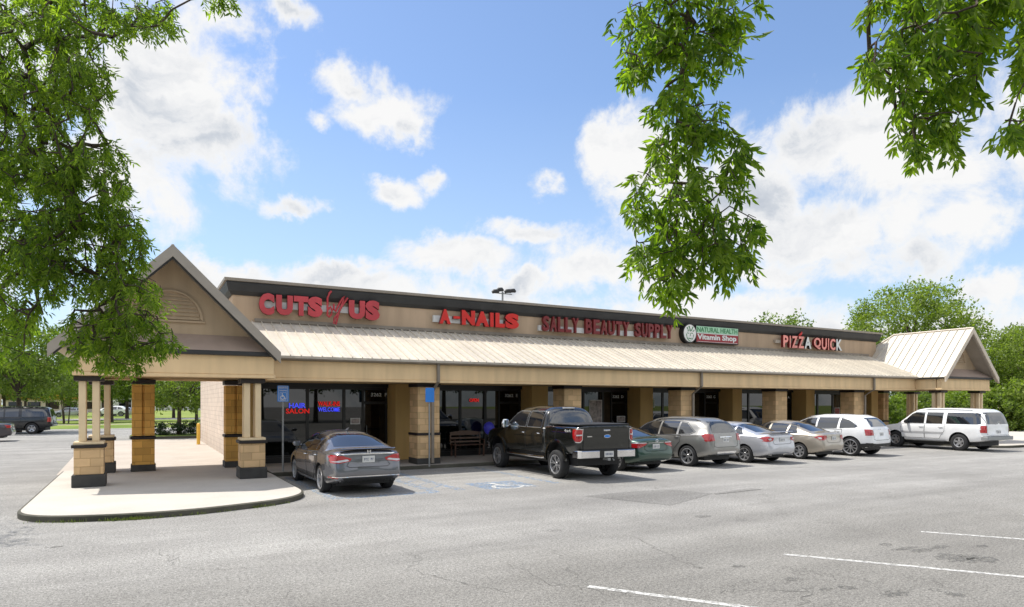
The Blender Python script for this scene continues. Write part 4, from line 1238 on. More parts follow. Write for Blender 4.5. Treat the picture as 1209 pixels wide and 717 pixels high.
    def patch(s, name, polys, mat, off=.004, parent=None, maxe=.07, smooth=50):
        lim = 0.
        if 'lamp' in name or name == 'bumper_insert' or name == 'boot_trim': lim = .30; maxe = .035
        """polys: list of (poly, view, sgn)"""
        mb = MB()
        for p in polys: s.project(mb, p[0], p[1], off, 0, p[2] if len(p) > 2 else -1, maxe, p[3] if len(p) > 3 else None, lim)
        if not mb.f: return None
        o = mb.build(name, mat, parent or s.root, smooth=smooth)
        return o
    def ring(s, name, poly, view, w, mat, off=.005, sgn=-1, parent=None, bvh=None):
        """closed outline strip projected on the body"""
        mb = MB(); n = len(poly); q = [Vector(p) for p in poly]
        area = sum(q[i].x * q[(i + 1) % n].y - q[(i + 1) % n].x * q[i].y for i in range(n)); sg = 1 if area > 0 else -1
        nor = []
        for i in range(n):
            a = (q[i] - q[i - 1]).normalized(); b = (q[(i + 1) % n] - q[i]).normalized(); t = (a + b).normalized(); nv = Vector((t.y, -t.x)) * sg
            nor.append(nv / max(.5, nv.dot(Vector((a.y, -a.x)) * sg)))
        out = [q[i] + nor[i] * w for i in range(n)]
        for i in range(n):
            j = (i + 1) % n; s.project(mb, [tuple(q[i]), tuple(q[j]), tuple(out[j]), tuple(out[i])], view, off, 0, sgn, .08, bvh)
        return mb.build(name, mat, parent or s.root, smooth=50)
    def line(s, mb, pts, view, w, off, sgn, mi=0, bvh=None):
        for i in range(len(pts) - 1):
            a = Vector(pts[i]); b = Vector(pts[i + 1]); d = (b - a).normalized(); n = Vector((-d.y, d.x)) * w / 2
            s.project(mb, [tuple(a - n), tuple(b - n), tuple(b + n), tuple(a + n)], view, off, mi, sgn, .1, bvh)
    def wheel(s, x, y, sgn, style, rimR, dark=False):
        R, w = s.P['R'], s.P.get('tw', .22)
        r = empty('wheel', (x, y, R), 0, s.root)
        mb = MB(); h = w / 2
        prof = [(-h * .7, rimR - .005), (-h, rimR + .02), (-h * 1.02, (R + rimR) / 2), (-h * .93, R - .03), (-h * .75, R - .006), (-h * .3, R), (h * .3, R), (h * .75, R - .006), (h * .93, R - .03), (h * 1.02, (R + rimR) / 2), (h, rimR + .02), (h * .7, rimR - .005)]
        lathe(mb, prof, 'x', 40)
        mb.build('tyre', M['tyre'], r, smooth=40)
        mb = MB(); a = sgn
        # barrel and outer lip
        lathe(mb, [(a * h * .96, rimR + .012), (a * h * .99, rimR - .004), (a * h * .93, rimR - .018), (a * h * .3, rimR - .03), (-a * h * .7, rimR - .02)], 'x', 36)
        lathe(mb, [(a * h * .15, rimR - .02), (a * h * .15, .001)], 'x', 30, mi=1)
        n, wd, twin = style
        lathe(mb, [(a * h * .60, .062), (a * h * .66, .055), (a * h * .68, .03), (a * h * .68, .001)], 'x', 16)
        lathe(mb, [(a * h * .2, .07), (a * h * .60, .062)], 'x', 16)
        for k in range(n):
            for dt in ((-twin, twin) if twin else (0,)):
                t = 2 * pi * k / n + .3
                c, sn = cos(t), sin(t); c2, s2 = cos(t + dt), sin(t + dt)
                rr = Vector((0, c, sn)); ro = Vector((0, c2, s2)); tt = Vector((0, -sn, c)); to = Vector((0, -s2, c2))
                p0 = rr * .045; p1 = ro * (rimR - .018)
                x0, x1 = a * h * .62, a * h * .86; d = a * .028
                vs = []
                for (p, t_, ww, xx) in ((p0, tt, wd * (.8 if not twin else .6), x0), (p1, to, wd * (1.05 if not twin else .75), x1)):
                    vs += [p + t_ * ww / 2 + Vector((xx - d, 0, 0)), p - t_ * ww / 2 + Vector((xx - d, 0, 0)), p - t_ * ww / 2 * .75 + Vector((xx, 0, 0)), p + t_ * ww / 2 * .75 + Vector((xx, 0, 0))]
                mb.add(vs, [(0, 1, 2, 3), (4, 7, 6, 5), (3, 2, 6, 7), (0, 3, 7, 4), (1, 5, 6, 2), (0, 4, 5, 1)])
        mb.build('rim', [s.P.get('rimmat', M['rim']) if not dark else M['rimdark'], M['rimdark']], r, smooth=35)
        return r
    def wheels(s, style, rimR):
        W = s.W / 2; tw = s.P.get('tw', .22); x = W - tw / 2 - s.P.get('inset', .015)
        for yy in (0, s.P['WB']):
            for sx in (-1, 1): s.wheel(sx * x, yy, sx, style, rimR)
        # underbody and axle shadow mass
        mb = MB(); mb.box(-W + .28, W - .28, -s.RO + .35, s.L - s.RO - .4, s.P['R'] * .62, s.P['R'] + .12); mb.build('underbody', M['rimdark'], s.root)
    def mirrors(s, y, z, size=(.10, .20, .14), mat=None, out=.10):
        for sx in (-1, 1):
            h = s.bvh.ray_cast(Vector((sx * 3, y, z)), Vector((-sx, 0, 0)))[0]
            x0 = h.x if h else sx * s.W / 2
            a, b, c = size
            mb = MB()
            pr = [(0, -.5, -.5), (0, .5, -.45), (0, .5, .35), (0, -.5, .5)]
            vs = []; cx = x0 + sx * out
            N_ = 7
            rows = []
            for i in range(N_ + 1):
                t = i / N_; xx = cx + sx * (t - .35) * b; k = (1 - (2 * t - 1) ** 4) ** .5 * .5 + .48 if 0 < t < 1 else .42
                rows.append([(xx, y + q[0] * a * k, z + .03 + q[1] * c * k) for q in ((-.5, -.42), (-.5, .42), (-.2, .52), (.35, .36), (.55, .0), (.35, -.42), (-.2, -.52))])
            m = 7; V = [p for r_ in rows for p in r_]; F = []
            for i in range(N_):
                for k in range(m): j = (k + 1) % m; F.append((i * m + k, i * m + j, (i + 1) * m + j, (i + 1) * m + k))
            F += [tuple(range(m)), tuple(N_ * m + k for k in range(m))[::-1]]
            mb.add(V, F); mb.tube([(x0 - sx * .02, y, z - .01), (cx, y, z)], .022, 6)
            o = mb.build('wing_mirror', mat or s.paint, s.root, smooth=50)
    def door(s, poly, handle=None, hmat=None, sgns=(-1, 1)):
        for sg in sgns:
            mb = MB(); s.project(mb, poly, 'side', .0035, 0, sg, .09)
            d = mb.build('door', s.paint, s.root, smooth=50)
            n = len(poly); q = [Vector(p) for p in poly]; mb = MB()
            for i in range(n):
                a, b = q[i], q[(i + 1) % n]
                s.line(mb, [tuple(a), tuple(b)], 'side', .012, .0055, sg)
            mb.build('door_gap', M['seam'], d, smooth=50)
            if handle:
                y, z = handle; h = s.bvh.ray_cast(Vector((sg * 3, y, z)), Vector((-sg, 0, 0)))[0]
                if h:
                    mb = MB(); x = h.x
                    mb.tube([(x - sg * .005, y - .11, z), (x + sg * .03, y - .09, z + .005), (x + sg * .032, y + .07, z + .005), (x - sg * .005, y + .10, z)], [.010, .016, .016, .010], 6)
                    mb.build('handle', hmat or s.paint, d, smooth=60)
    def plate(s, z, w=.30, h=.15, text='A', x0=0.):
        mb = MB(); hit = s.bvh.ray_cast(Vector((x0, -6, z)), Vector((0, 1, 0)))[0]; y = (hit.y if hit else -s.RO) - .02
        mb.prism(rounded([(-w / 2 + x0, z - h / 2), (w / 2 + x0, z - h / 2), (w / 2 + x0, z + h / 2), (-w / 2 + x0, z + h / 2)], [.012] * 4, 3), 'y', y, y + .012)
        o = mb.build('number_plate', M['plate'], s.root)
        mb = MB(); rg = random.Random(int(z * 1000) + int(s.L * 100))
        for k in range(6):
            if k == 3: continue
            xx = x0 - w * .36 + k * w * .135
            mb.box(xx, xx + .010, y - .003, y - .001, z - h * .24, z + h * .16); mb.box(xx + .012, xx + .026, y - .003, y - .001, z + h * (.08 if rg.random() > .5 else -.05), z + h * .16)
            if rg.random() > .4: mb.box(xx + .012, xx + .026, y - .003, y - .001, z - h * .24, z - h * .15)
        mb.build('plate_characters', M['platechar'], o)
    def place(s, X, Y, th):
        s.root.location = (X, Y, 0); s.root.rotation_euler = (0, 0, radians(th))

M['plate'] = plain('plate_white', (.62, .62, .60, 1), .4, var=.08)
M['platechar'] = plain('plate_characters', (.10, .12, .2, 1), .5)

def mirror_poly(p): return [(-a, b) for a, b in p][::-1]

def sedan(name, label, P, X, Y, th, cat='car'):
    c = Car(name, P, label, cat); Ls, RO, W, H, WB = P['L'], P['RO'], P['W'], P['H'], P['WB']
    g = P['geo']
    bm = c.loft(g['top'], g['belt'], g['width'], g['bottom'], g.get('n', 3.2), g.get('tumble', .50), rear=g['rear'], front=g['front'], rd=g.get('rd', .45), cap_r=g.get('cap_r', .5), cap_f=.75, capk=.05)
    c.finish_body(bm)
    y = lambda s_: s_ - RO
    # glazing
    for poly in g['side_glass']:
        for sg in (-1, 1): c.patch('window', [([(y(a), b) for a, b in poly], 'side', sg)], M['carglass'], .004)
    if g.get('dlo'):
        for sg in (-1, 1): c.ring('window_trim', [(y(a), b) for a, b in g['dlo']], 'side', .014, g.get('trimmat', M['chrome']), .005, sg)
    c.patch('rear_window', [(g['rear_glass'], 'rear')], M['carglass'], .004)
    c.patch('windscreen', [(g['front_glass'], 'front')], M['carglass'], .004)
    for poly, hd in g['doors']: c.door([(y(a), b) for a, b in poly], (y(hd[0]), hd[1]), g.get('handlemat'))
    # lamps
    for sg in (-1, 1):
        rl = g['lamp_rear'] if sg > 0 else mirror_poly(g['lamp_rear'])
        o = c.patch('tail_lamp', [(rl, 'rear'), ([(y(a), b) for a, b in g['lamp_side']], 'side', sg)], M['redlamp'], .010)
        if g.get('lamp_clear'):
            cl = g['lamp_clear'] if sg > 0 else mirror_poly(g['lamp_clear'])
            c.patch('lamp_lens', [(cl, 'rear')], M['clearlamp'], .013, o)
        fl = g.get('head') or [(W * .26, .62), (W * .44, .62), (W * .44, .74), (W * .30, .74)]
        if sg < 0: fl = mirror_poly(fl)
        c.patch('headlamp', [(fl, 'front'), ([(y(Ls - .42), .66), (y(Ls - .16), .62), (y(Ls - .14), .70), (y(Ls - .45), .76)], 'side', sg)], M['clearlamp'], .008)
    c.patch('grille', [([(-.38, .50), (.38, .50), (.42, .66), (-.42, .66)], 'front')], M['trimblk'], .008)
    # boot lid lines
    mb = MB()
    for pl in g.get('rear_lines', []):
        c.line(mb, pl, 'rear', .011, .006, -1)
        c.line(mb, [(-a, b) for a, b in pl], 'rear', .011, .006, -1)
    if mb.f: mb.build('boot_gap', M['seam'], c.root, smooth=50)
    for poly in g.get('rear_chrome', []): c.patch('boot_trim', [(poly, 'rear')], M['chrome'], .014)
    for poly in g.get('rear_black', []): c.patch('bumper_insert', [(poly, 'rear')], M['trimblk'], .008)
    c.plate(g['plate'])
    c.mirrors(y(g['mirror'][0]), g['mirror'][1], mat=g.get('mirrormat'))
    c.wheels(P['wheel'], P['rimR'])
    c.place(X, Y, th)
    return c

def sedan_geo(Ls, H, W, deck=1.06, roof_s=(1.62, 2.75), rg0=.55, cowl=3.62, belt=.93, lip=1.04, d=0.):
    """generic three-box sedan geometry (s from the rear)"""
    a, b = roof_s
    top = [(0, lip - .045), (.10, lip), (.22, lip + .005), (rg0, deck), (rg0 + .08, deck + .03), (a - .35, H - .13), (a, H - .035), ((a + b) / 2, H), (b, H - .04), (b + .25, H - .14), (cowl, 1.00), (cowl + .12, .955), (Ls - .75, .86), (Ls - .3, .76), (Ls, .64)]
    bl = [(0, lip - .13), (.5, deck - .10), (1.2, belt + .03), (2.2, belt), (3.4, belt - .05), (Ls - .8, .78), (Ls, .55)]
    wd = [(0, W * .95), (.45, W * .985), (1.1, W), (Ls - 1.4, W), (Ls - .6, W * .97), (Ls, W * .90)]
    bo = [(0, .34), (.35, .26), (.9, .20), (Ls - .9, .19), (Ls - .3, .20), (Ls, .26)]
    rear = [(.2, .12), (.34, .03), (.48, -.015), (.60, -.01), (.68, .02), (.85, .055), (lip - .05, .03), (lip, .0), (1.3, 0)]
    front = [(.15, -.05), (.45, .02), (.6, .0), (.8, -.06)]
    zb = belt + .025
    # window graphic
    sg = [[(2.30, zb + .005), (2.30, H - .135), (b - .05, H - .15), (b + .28, H - .245), (cowl - .28, zb + .005), (3.0, zb)],
          [(1.50, zb + .02), (1.48, H - .165), (a + .28, H - .135), (2.22, H - .130), (2.22, zb + .006)],
          [(rg0 + .52, zb + .06), (a - .35, H - .225), (1.40, H - .175), (1.42, zb + .025)]]
    dlo = [(rg0 + .50, zb + .05), (a - .37, H - .215), (1.45, H - .155), (a + .28, H - .125), (b - .05, H - .135), (b + .30, H - .235), (cowl - .24, zb), (2.3, zb - .004)]
    return dict(top=top, belt=bl, width=wd, bottom=bo, rear=rear, front=front, side_glass=sg, dlo=dlo,
                rear_glass=[(-W * .335, deck + .035), (W * .335, deck + .035), (W * .305, (deck + H) / 2 + .03), (W * .262, H - .085), (-W * .262, H - .085), (-W * .305, (deck + H) / 2 + .03)],
                front_glass=[(-W * .40, 1.01), (W * .40, 1.01), (W * .30, H - .09), (-W * .30, H - .09)],
                doors=[([(2.27, .30), (2.27, zb - .02), (3.42, zb - .045), (3.48, .70), (3.40, .32)], (2.42, belt - .10)),
                       ([(1.58, .30), (1.52, .45), (1.22, .70), (1.20, zb - .015), (2.255, zb - .02), (2.255, .30)], (1.37, belt - .06))],
                lamp_rear=[(W * .27, .80), (W * .47, .76), (W * .49, .90), (W * .27, .90)], lamp_side=[(0.02, .78), (.22, .86), (.30, .93), (.03, .91)],
                plate=.80, mirror=(cowl - .42, zb + .06),
                rear_lines=[[(W * .27, .965), (W * .28, .72), (W * .22, .66), (0, .66)]])

# 1. grey sedan ------------------------------------------------------
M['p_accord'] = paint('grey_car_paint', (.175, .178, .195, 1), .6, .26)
g = sedan_geo(4.89, 1.465, 1.85, deck=1.075, roof_s=(1.55, 2.85), rg0=.60, cowl=3.78, belt=.95, lip=1.06)
g['lamp_rear'] = [(.40, .86), (.44, .80), (.70, .755), (.90, .775), (.95, .90), (.86, .955), (.60, .93)]
g['lamp_side'] = [(-.02, .77), (.12, .80), (.34, .93), (.10, .945), (-.02, .94)]
g['lamp_clear'] = [(.46, .815), (.70, .775), (.84, .80), (.70, .825), (.50, .85)]
g['rear_chrome'] = [[(-.60, .948), (.60, .948), (.66, .972), (.40, .972), (0, .978), (-.40, .972), (-.66, .972)], [(-.82, .435), (.82, .435), (.86, .458), (-.86, .458)]]
g['rear_black'] = [[(-.52, .30), (.52, .30), (.62, .41), (-.62, .41)]]
g['plate'] = .84; g['handlemat'] = M['chrome']
g['rear_lines'] = [[(.42, .86), (.52, .70), (.46, .66), (0, .66)]]
PA = dict(L=4.85, W=1.83, RO=.98, H=1.465, WB=2.775, R=.335, tw=.235, paint=M['p_accord'], geo=g, wheel=(5, .040, .17), rimR=.245)
c = sedan('parked_car', 'dark grey sedan with bright rear window parked beside the portico', PA, 4.68, 16.35, 1.0)
# spoiler lip, badge, exhausts
mb = MB(); mb.prism([(-.94, 1.062), (-1.0, 1.085), (-.98, 1.098), (-.80, 1.082)], 'x', -.66, .66); mb.build('spoiler', M['p_accord'], c.root, smooth=60)
mb = MB()
for a_, b_ in ((-.045, -.022), (.022, .045)): mb.box(a_, b_, -1.04, -1.025, .995, 1.055)
mb.box(-.022, .022, -1.038, -1.027, 1.02, 1.033); o = mb.build('badge', M['chrome'], c.root)
for sx in (-.62, .62): mb = MB(); mb.tube([(sx, -.98, .33), (sx, -.75, .34)], .045, 12, cap=False); mb.tube([(sx, -.96, .33), (sx, -.85, .33)], .038, 10, 1); mb.build('exhaust', [M['chrome'], M['rimdark']], c.root, smooth=50)
mb = MB()
for sx in (-1, 1): pass
c.patch('reflector', [([(.72, .41), (.86, .42), (.87, .45), (.72, .445)], 'rear')], M['redlamp'], .012); c.patch('reflector', [([(-.86, .42), (-.72, .41), (-.72, .445), (-.87, .45)], 'rear')], M['redlamp'], .012)
mb = MB(); mb.tube([(0, 3.15 - 1.13 - 1.2, 1.46), (0, .72, 1.50), (0, .60, 1.525)], [.03, .022, .006], 6); mb.build('roof_aerial', M['p_accord'], c.root, smooth=60)

# 3. green sedan -----------------------------------------------------
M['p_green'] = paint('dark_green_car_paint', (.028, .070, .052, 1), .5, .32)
g = sedan_geo(4.64, 1.455, 1.775, deck=1.06, roof_s=(1.50, 2.60), rg0=.42, cowl=3.62, belt=.93, lip=1.05)
g['lamp_rear'] = [(.36, .90), (.48, .83), (.72, .76), (.86, .78), (.90, .88), (.80, .915)]
g['lamp_side'] = [(-.02, .78), (.10, .80), (.32, .90), (.10, .925), (-.02, .92)]
g['lamp_clear'] = [(.38, .905), (.86, .900), (.88, .93), (.42, .93)]
g['rear_chrome'] = [[(-.34, .905), (.34, .905), (.34, .92), (-.34, .92)]]
g['plate'] = .80
PG = dict(L=4.64, W=1.775, RO=.87, H=1.455, WB=2.70, R=.32, paint=M['p_green'], geo=g, wheel=(7, .05, 0), rimR=.215)
c = sedan('parked_car', 'dark green sedan parked between the black pickup truck and the silver crossover', PG, 14.1, 16.95, 4.5)
mb = MB(); n = 20
for k in range(n):
    t0, t1 = 2 * pi * k / n, 2 * pi * (k + 1) / n
mb.tube([(.055 * cos(t), -.925, .975 + .038 * sin(t)) for t in np.linspace(0, 2 * pi, 20)], .007, 5); mb.tube([(.018 * cos(t), -.928, .975 + .036 * sin(t)) for t in np.linspace(0, 2 * pi, 14)], .005, 5); mb.build('badge', M['chrome'], c.root, smooth=60)

# 5. silver sedan ----------------------------------------------------
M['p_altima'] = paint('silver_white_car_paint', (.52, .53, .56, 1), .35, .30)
g = sedan_geo(4.82, 1.47, 1.795, deck=1.08, roof_s=(1.55, 2.70), rg0=.50, cowl=3.72, belt=.95, lip=1.07)
g['lamp_rear'] = [(.48, .93), (.54, .82), (.78, .79), (.90, .83), (.90, .95), (.80, .97)]
g['lamp_side'] = [(-.02, .80), (.12, .82), (.34, .93), (.12, .975), (-.02, .97)]
g['lamp_clear'] = [(.60, .86), (.70, .84), (.76, .90), (.64, .92)]
g['plate'] = .86
g['top'][1] = (.08, 1.10); g['top'][2] = (.2, 1.085)
g['rear_lines'] = [[(.50, .94), (.52, .74), (.44, .70), (0, .70)]]
PN = dict(L=4.82, W=1.795, RO=.94, H=1.47, WB=2.775, R=.32, paint=M['p_altima'], geo=g, wheel=(7, .07, 0), rimR=.22)
c = sedan('parked_car', 'silver white sedan parked between the silver crossover and the beige sedan', PN, 19.9, 16.95, 4.8)
mb = MB(); mb.prism([(-.88, 1.11), (-.96, 1.135), (-.94, 1.15), (-.72, 1.13)], 'x', -.62, .62); mb.build('spoiler', M['p_altima'], c.root, smooth=60)
mb = MB(); mb.tube([(-.55, -.93, .33), (-.55, -.7, .34)], .04, 12, cap=False); mb.tube([(-.55, -.90, .33), (-.55, -.8, .33)], .034, 10, 1); mb.build('exhaust', [M['chrome'], M['rimdark']], c.root, smooth=50)

# 6. beige sedan -----------------------------------------------------
M['p_beige'] = paint('beige_car_paint', (.40, .355, .29, 1), .45, .33)
g = sedan_geo(4.53, 1.48, 1.70, deck=1.05, roof_s=(1.50, 2.50), rg0=.46, cowl=3.50, belt=.93, lip=1.04)
g['lamp_rear'] = [(.46, .90), (.50, .80), (.66, .755), (.84, .78), (.86, .88), (.74, .93), (.56, .94)]
g['lamp_side'] = [(-.02, .78), (.14, .80), (.32, .86), (.16, .92), (-.02, .92)]
g['lamp_clear'] = [(.72, .80), (.80, .80), (.82, .86), (.72, .87)]
g['plate'] = .82; g['trimmat'] = M['trimblk']
PB = dict(L=4.53, W=1.70, RO=.91, H=1.48, WB=2.60, R=.31, paint=M['p_beige'], geo=g, wheel=(6, .085, 0), rimR=.205)
c = sedan('parked_car', 'beige sedan parked between the silver white sedan and the white crossover', PB, 22.95, 17.05, 6.0)
mb = MB(); mb.tube([(.05 * cos(t), -.96, .975 + .035 * sin(t)) for t in np.linspace(0, 2 * pi, 20)], .006, 5); mb.build('badge', M['chrome'], c.root, smooth=60)

# ---- two-box bodies -------------------------------------------------
def wagon(name, label, P, X, Y, th, cat='SUV'):
    c = Car(name, P, label, cat); g = P['geo']; RO = P['RO']; Ls = P['L']; W = P['W']
    bm = c.loft(g['top'], g['belt'], g['width'], g['bottom'], g.get('n', 4.0), g.get('tumble', .30), rear=g['rear'], front=g['front'], rd=g.get('rd', .8), cap_r=.45, cap_f=g.get('cap_f', .6), capk=.045)
    c.finish_body(bm)
    y = lambda s_: s_ - RO
    for poly in g['side_glass']:
        for sg in (-1, 1): c.patch('window', [([(y(a), b) for a, b in poly], 'side', sg)], M['carglass'], .004)
    if g.get('dlo'):
        for sg in (-1, 1): c.ring('window_trim', [(y(a), b) for a, b in g['dlo']], 'side', .014, g.get('trimmat', M['trimblk']), .005, sg)
    c.patch('rear_window', [(g['rear_glass'], 'rear')], M['carglass'], .005)
    c.patch('windscreen', [(g['front_glass'], 'front')], M['carglass'], .004)
    for poly, hd in g['doors']: c.door([(y(a), b) for a, b in poly], (y(hd[0]), hd[1]), g.get('handlemat'))
    for sg in (-1, 1):
        rl = g['lamp_rear'] if sg > 0 else mirror_poly(g['lamp_rear'])
        c.patch('tail_lamp', [(rl, 'rear'), ([(y(a), b) for a, b in g['lamp_side']], 'side', sg)], M['redlamp'], .012)
        zf = g['headz']
        fl = [(W * .28, zf - .07), (W * .46, zf - .07), (W * .46, zf + .07), (W * .28, zf + .06)]
        if sg < 0: fl = mirror_poly(fl)
        c.patch('headlamp', [(fl, 'front'), ([(y(Ls - .34), zf - .06), (y(Ls - .08), zf - .07), (y(Ls - .1), zf + .06), (y(Ls - .36), zf + .07)], 'side', sg)], M['clearlamp'], .008)
        for poly in g.get('side_black', []): c.patch('side_moulding', [([(y(a), b) for a, b in poly], 'side', sg)], g.get('sidemat', M['trimblk']), .012)
    c.patch('grille', [([(-W * .24, g['headz'] - .10), (W * .24, g['headz'] - .10), (W * .25, g['headz'] + .09), (-W * .25, g['headz'] + .09)], 'front')], g.get('grillemat', M['trimblk']), .010)
    mb = MB()
    for pl in g.get('rear_lines', []):
        c.line(mb, pl, 'rear', .011, .006, -1); c.line(mb, [(-a, b) for a, b in pl], 'rear', .011, .006, -1)
    if mb.f: mb.build('tailgate_gap', M['seam'], c.root, smooth=50)
    for poly in g.get('rear_chrome', []): c.patch('tailgate_trim', [(poly, 'rear')], M['chrome'], .014)
    for poly in g.get('rear_black', []): c.patch('bumper_insert', [(poly, 'rear')], g.get('bumpmat', M['trimblk']), .010)
    c.plate(g['plate'], x0=g.get('platex', 0.))
    c.mirrors(y(g['mirror'][0]), g['mirror'][1], (.12, .22, .19), g.get('mirrormat'))
    if g.get('rails'):
        s0, s1, xr, zr = g['rails']
        for sg in (-1, 1):
            pts = []
            for t in np.linspace(0, 1, 9):
                s_ = s0 + (s1 - s0) * t; h = c.bvh.ray_cast(Vector((sg * xr, y(s_), 4)), Vector((0, 0, -1)))[0]
                pts.append((sg * xr, y(s_), h.z + (zr if 0 < t < 1 else .005)))
            mb = MB(); mb.tube(pts, .020, 6); mb.build('roof_rail', g.get('railmat', M['trimblk']), c.root, smooth=60)
    c.wheels(P['wheel'], P['rimR'])
    c.place(X, Y, th)
    return c

# 4. silver crossover (third from the pickup) ---------------------------
M['p_sorento'] = paint('warm_silver_car_paint', (.27, .265, .25, 1), .55, .33)
gS = dict(top=[(0, 1.55), (.12, 1.60), (.45, 1.645), (1.3, 1.69), (2.1, 1.69), (2.7, 1.62), (3.05, 1.50), (3.62, 1.10), (3.76, 1.03), (4.2, .95), (4.5, .82), (4.67, .68)],
          belt=[(0, 1.12), (1.0, 1.07), (2.4, 1.01), (3.5, .96), (4.2, .84), (4.67, .6)],
          width=[(0, 1.80), (.5, 1.87), (1.2, 1.885), (3.4, 1.885), (4.2, 1.84), (4.67, 1.7)], bottom=[(0, .42), (.35, .33), (.9, .26), (3.8, .26), (4.67, .34)],
          rear=[(.3, .10), (.45, .0), (.60, -.02), (.72, .015), (.95, .03), (1.08, .06), (1.58, .32), (1.8, .40)], front=[(.2, -.08), (.5, .02), (.9, -.1)], headz=.80,
          side_glass=[[(2.22, 1.06), (2.22, 1.51), (2.66, 1.50), (2.95, 1.40), (3.38, 1.05), (2.9, 1.045)], [(1.38, 1.085), (1.36, 1.515), (2.14, 1.52), (2.14, 1.062)], [(.62, 1.20), (1.02, 1.47), (1.28, 1.505), (1.28, 1.09), (.80, 1.12)]],
          dlo=[(.58, 1.19), (1.01, 1.485), (1.3, 1.52), (2.2, 1.532), (2.68, 1.512), (2.97, 1.41), (3.43, 1.035), (1.3, 1.072), (.78, 1.10)], trimmat=M['trimblk'],
          rear_glass=[(-.62, 1.155), (.62, 1.155), (.60, 1.30), (.53, 1.53), (-.53, 1.53), (-.60, 1.30)], front_glass=[(-.72, 1.08), (.72, 1.08), (.55, 1.56), (-.55, 1.56)],
          doors=[([(2.18, .42), (2.18, 1.03), (3.36, 1.00), (3.42, .75), (3.34, .42)], (2.34, .97)), ([(1.50, .42), (1.44, .58), (1.18, .84), (1.16, 1.05), (2.165, 1.03), (2.165, .42)], (1.34, 1.0))],
          lamp_rear=[(.58, .90), (.86, .88), (.92, 1.0), (.90, 1.10), (.62, 1.12)], lamp_side=[(-.02, .90), (.16, .93), (.30, 1.08), (.20, 1.13), (-.02, 1.12)],
          rear_lines=[[(.60, 1.12), (.62, .72), (.50, .68), (0, .68)]], rear_chrome=[[(-.30, 1.0), (.30, 1.0), (.30, 1.03), (-.30, 1.03)]],
          rear_black=[[(-.82, .40), (.82, .40), (.80, .44), (-.80, .44)]], plate=.92, mirror=(3.18, 1.08), rails=(.55, 2.55, .60, .05), side_black=[[(1.45, .30), (3.4, .30), (3.4, .40), (1.45, .40)]], n=3.6, tumble=.36, handlemat=M['p_sorento'])
PS = dict(L=4.67, W=1.885, RO=.87, WB=2.70, R=.365, tw=.235, paint=M['p_sorento'], geo=gS, wheel=(6, .06, .14), rimR=.255)
c = wagon('parked_suv', 'warm silver crossover with black roof rails parked beside the dark green sedan', PS, 17.15, 16.95, 6.0)
c.patch('skid_plate', [([(-.46, .44), (.46, .44), (.52, .54), (-.52, .54)], 'rear')], M['chrome'], .010)

# 7. white crossover -----------------------------------------------------
M['p_edge'] = paint('white_car_paint', (.80, .81, .82, 1), .0, .30)
gE = dict(top=[(0, 1.58), (.12, 1.63), (.5, 1.665), (1.4, 1.70), (2.2, 1.69), (2.8, 1.60), (3.1, 1.47), (3.7, 1.11), (3.85, 1.05), (4.3, .97), (4.6, .84), (4.72, .70)],
          belt=[(0, 1.16), (1.0, 1.10), (2.4, 1.04), (3.5, .99), (4.3, .87), (4.72, .62)],
          width=[(0, 1.82), (.5, 1.90), (1.2, 1.93), (3.4, 1.93), (4.3, 1.88), (4.72, 1.74)], bottom=[(0, .40), (.35, .32), (.9, .26), (3.8, .26), (4.72, .34)],
          rear=[(.3, .08), (.45, .0), (.62, -.02), (.75, .02), (1.0, .04), (1.12, .08), (1.6, .40), (1.8, .5)], front=[(.2, -.08), (.5, .02), (.9, -.1)], headz=.82,
          side_glass=[[(2.30, 1.09), (2.30, 1.53), (2.76, 1.50), (3.02, 1.38), (3.45, 1.08), (2.9, 1.07)], [(1.36, 1.115), (1.34, 1.55), (2.22, 1.545), (2.22, 1.092)], [(.50, 1.22), (.90, 1.46), (1.26, 1.545), (1.26, 1.12), (.62, 1.15)]],
          dlo=[(.44, 1.215), (.88, 1.475), (1.26, 1.565), (2.25, 1.56), (2.78, 1.512), (3.05, 1.39), (3.50, 1.06), (1.3, 1.10), (.6, 1.13)],
          rear_glass=[(-.66, 1.20), (.66, 1.20), (.64, 1.34), (.56, 1.55), (-.56, 1.55), (-.64, 1.34)], front_glass=[(-.75, 1.10), (.75, 1.10), (.58, 1.57), (-.58, 1.57)],
          doors=[([(2.26, .42), (2.26, 1.06), (3.44, 1.03), (3.50, .78), (3.42, .42)], (2.42, .98)), ([(1.48, .42), (1.42, .6), (1.16, .88), (1.14, 1.08), (2.245, 1.06), (2.245, .42)], (1.34, 1.0))],
          lamp_rear=[(.66, .86), (.92, .85), (.96, 1.05), (.90, 1.10), (.68, 1.08)], lamp_side=[(-.02, .86), (.20, .87), (.26, 1.10), (-.02, 1.10)],
          rear_lines=[[(.64, 1.10), (.66, .70), (.52, .66), (0, .66)]], rear_chrome=[[(-.45, 1.085), (.45, 1.085), (.45, 1.11), (-.45, 1.11)]],
          rear_black=[[(-.84, .34), (.84, .34), (.88, .56), (.50, .52), (-.50, .52), (-.88, .56)]], plate=.90, mirror=(3.25, 1.10), side_black=[[(-.02, .36), (.42, .36), (.42, .52), (-.02, .56)], [(1.42, .28), (3.5, .28), (3.5, .38), (1.42, .38)]], n=3.6, tumble=.36, handlemat=M['chrome'])
PE = dict(L=4.72, W=1.93, RO=.80, WB=2.825, R=.385, tw=.25, paint=M['p_edge'], geo=gE, wheel=(10, .045, 0), rimR=.285, gap=.05)
c = wagon('parked_suv', 'white crossover with large alloy wheels parked beside the beige sedan', PE, 26.15, 17.05, 7.5)

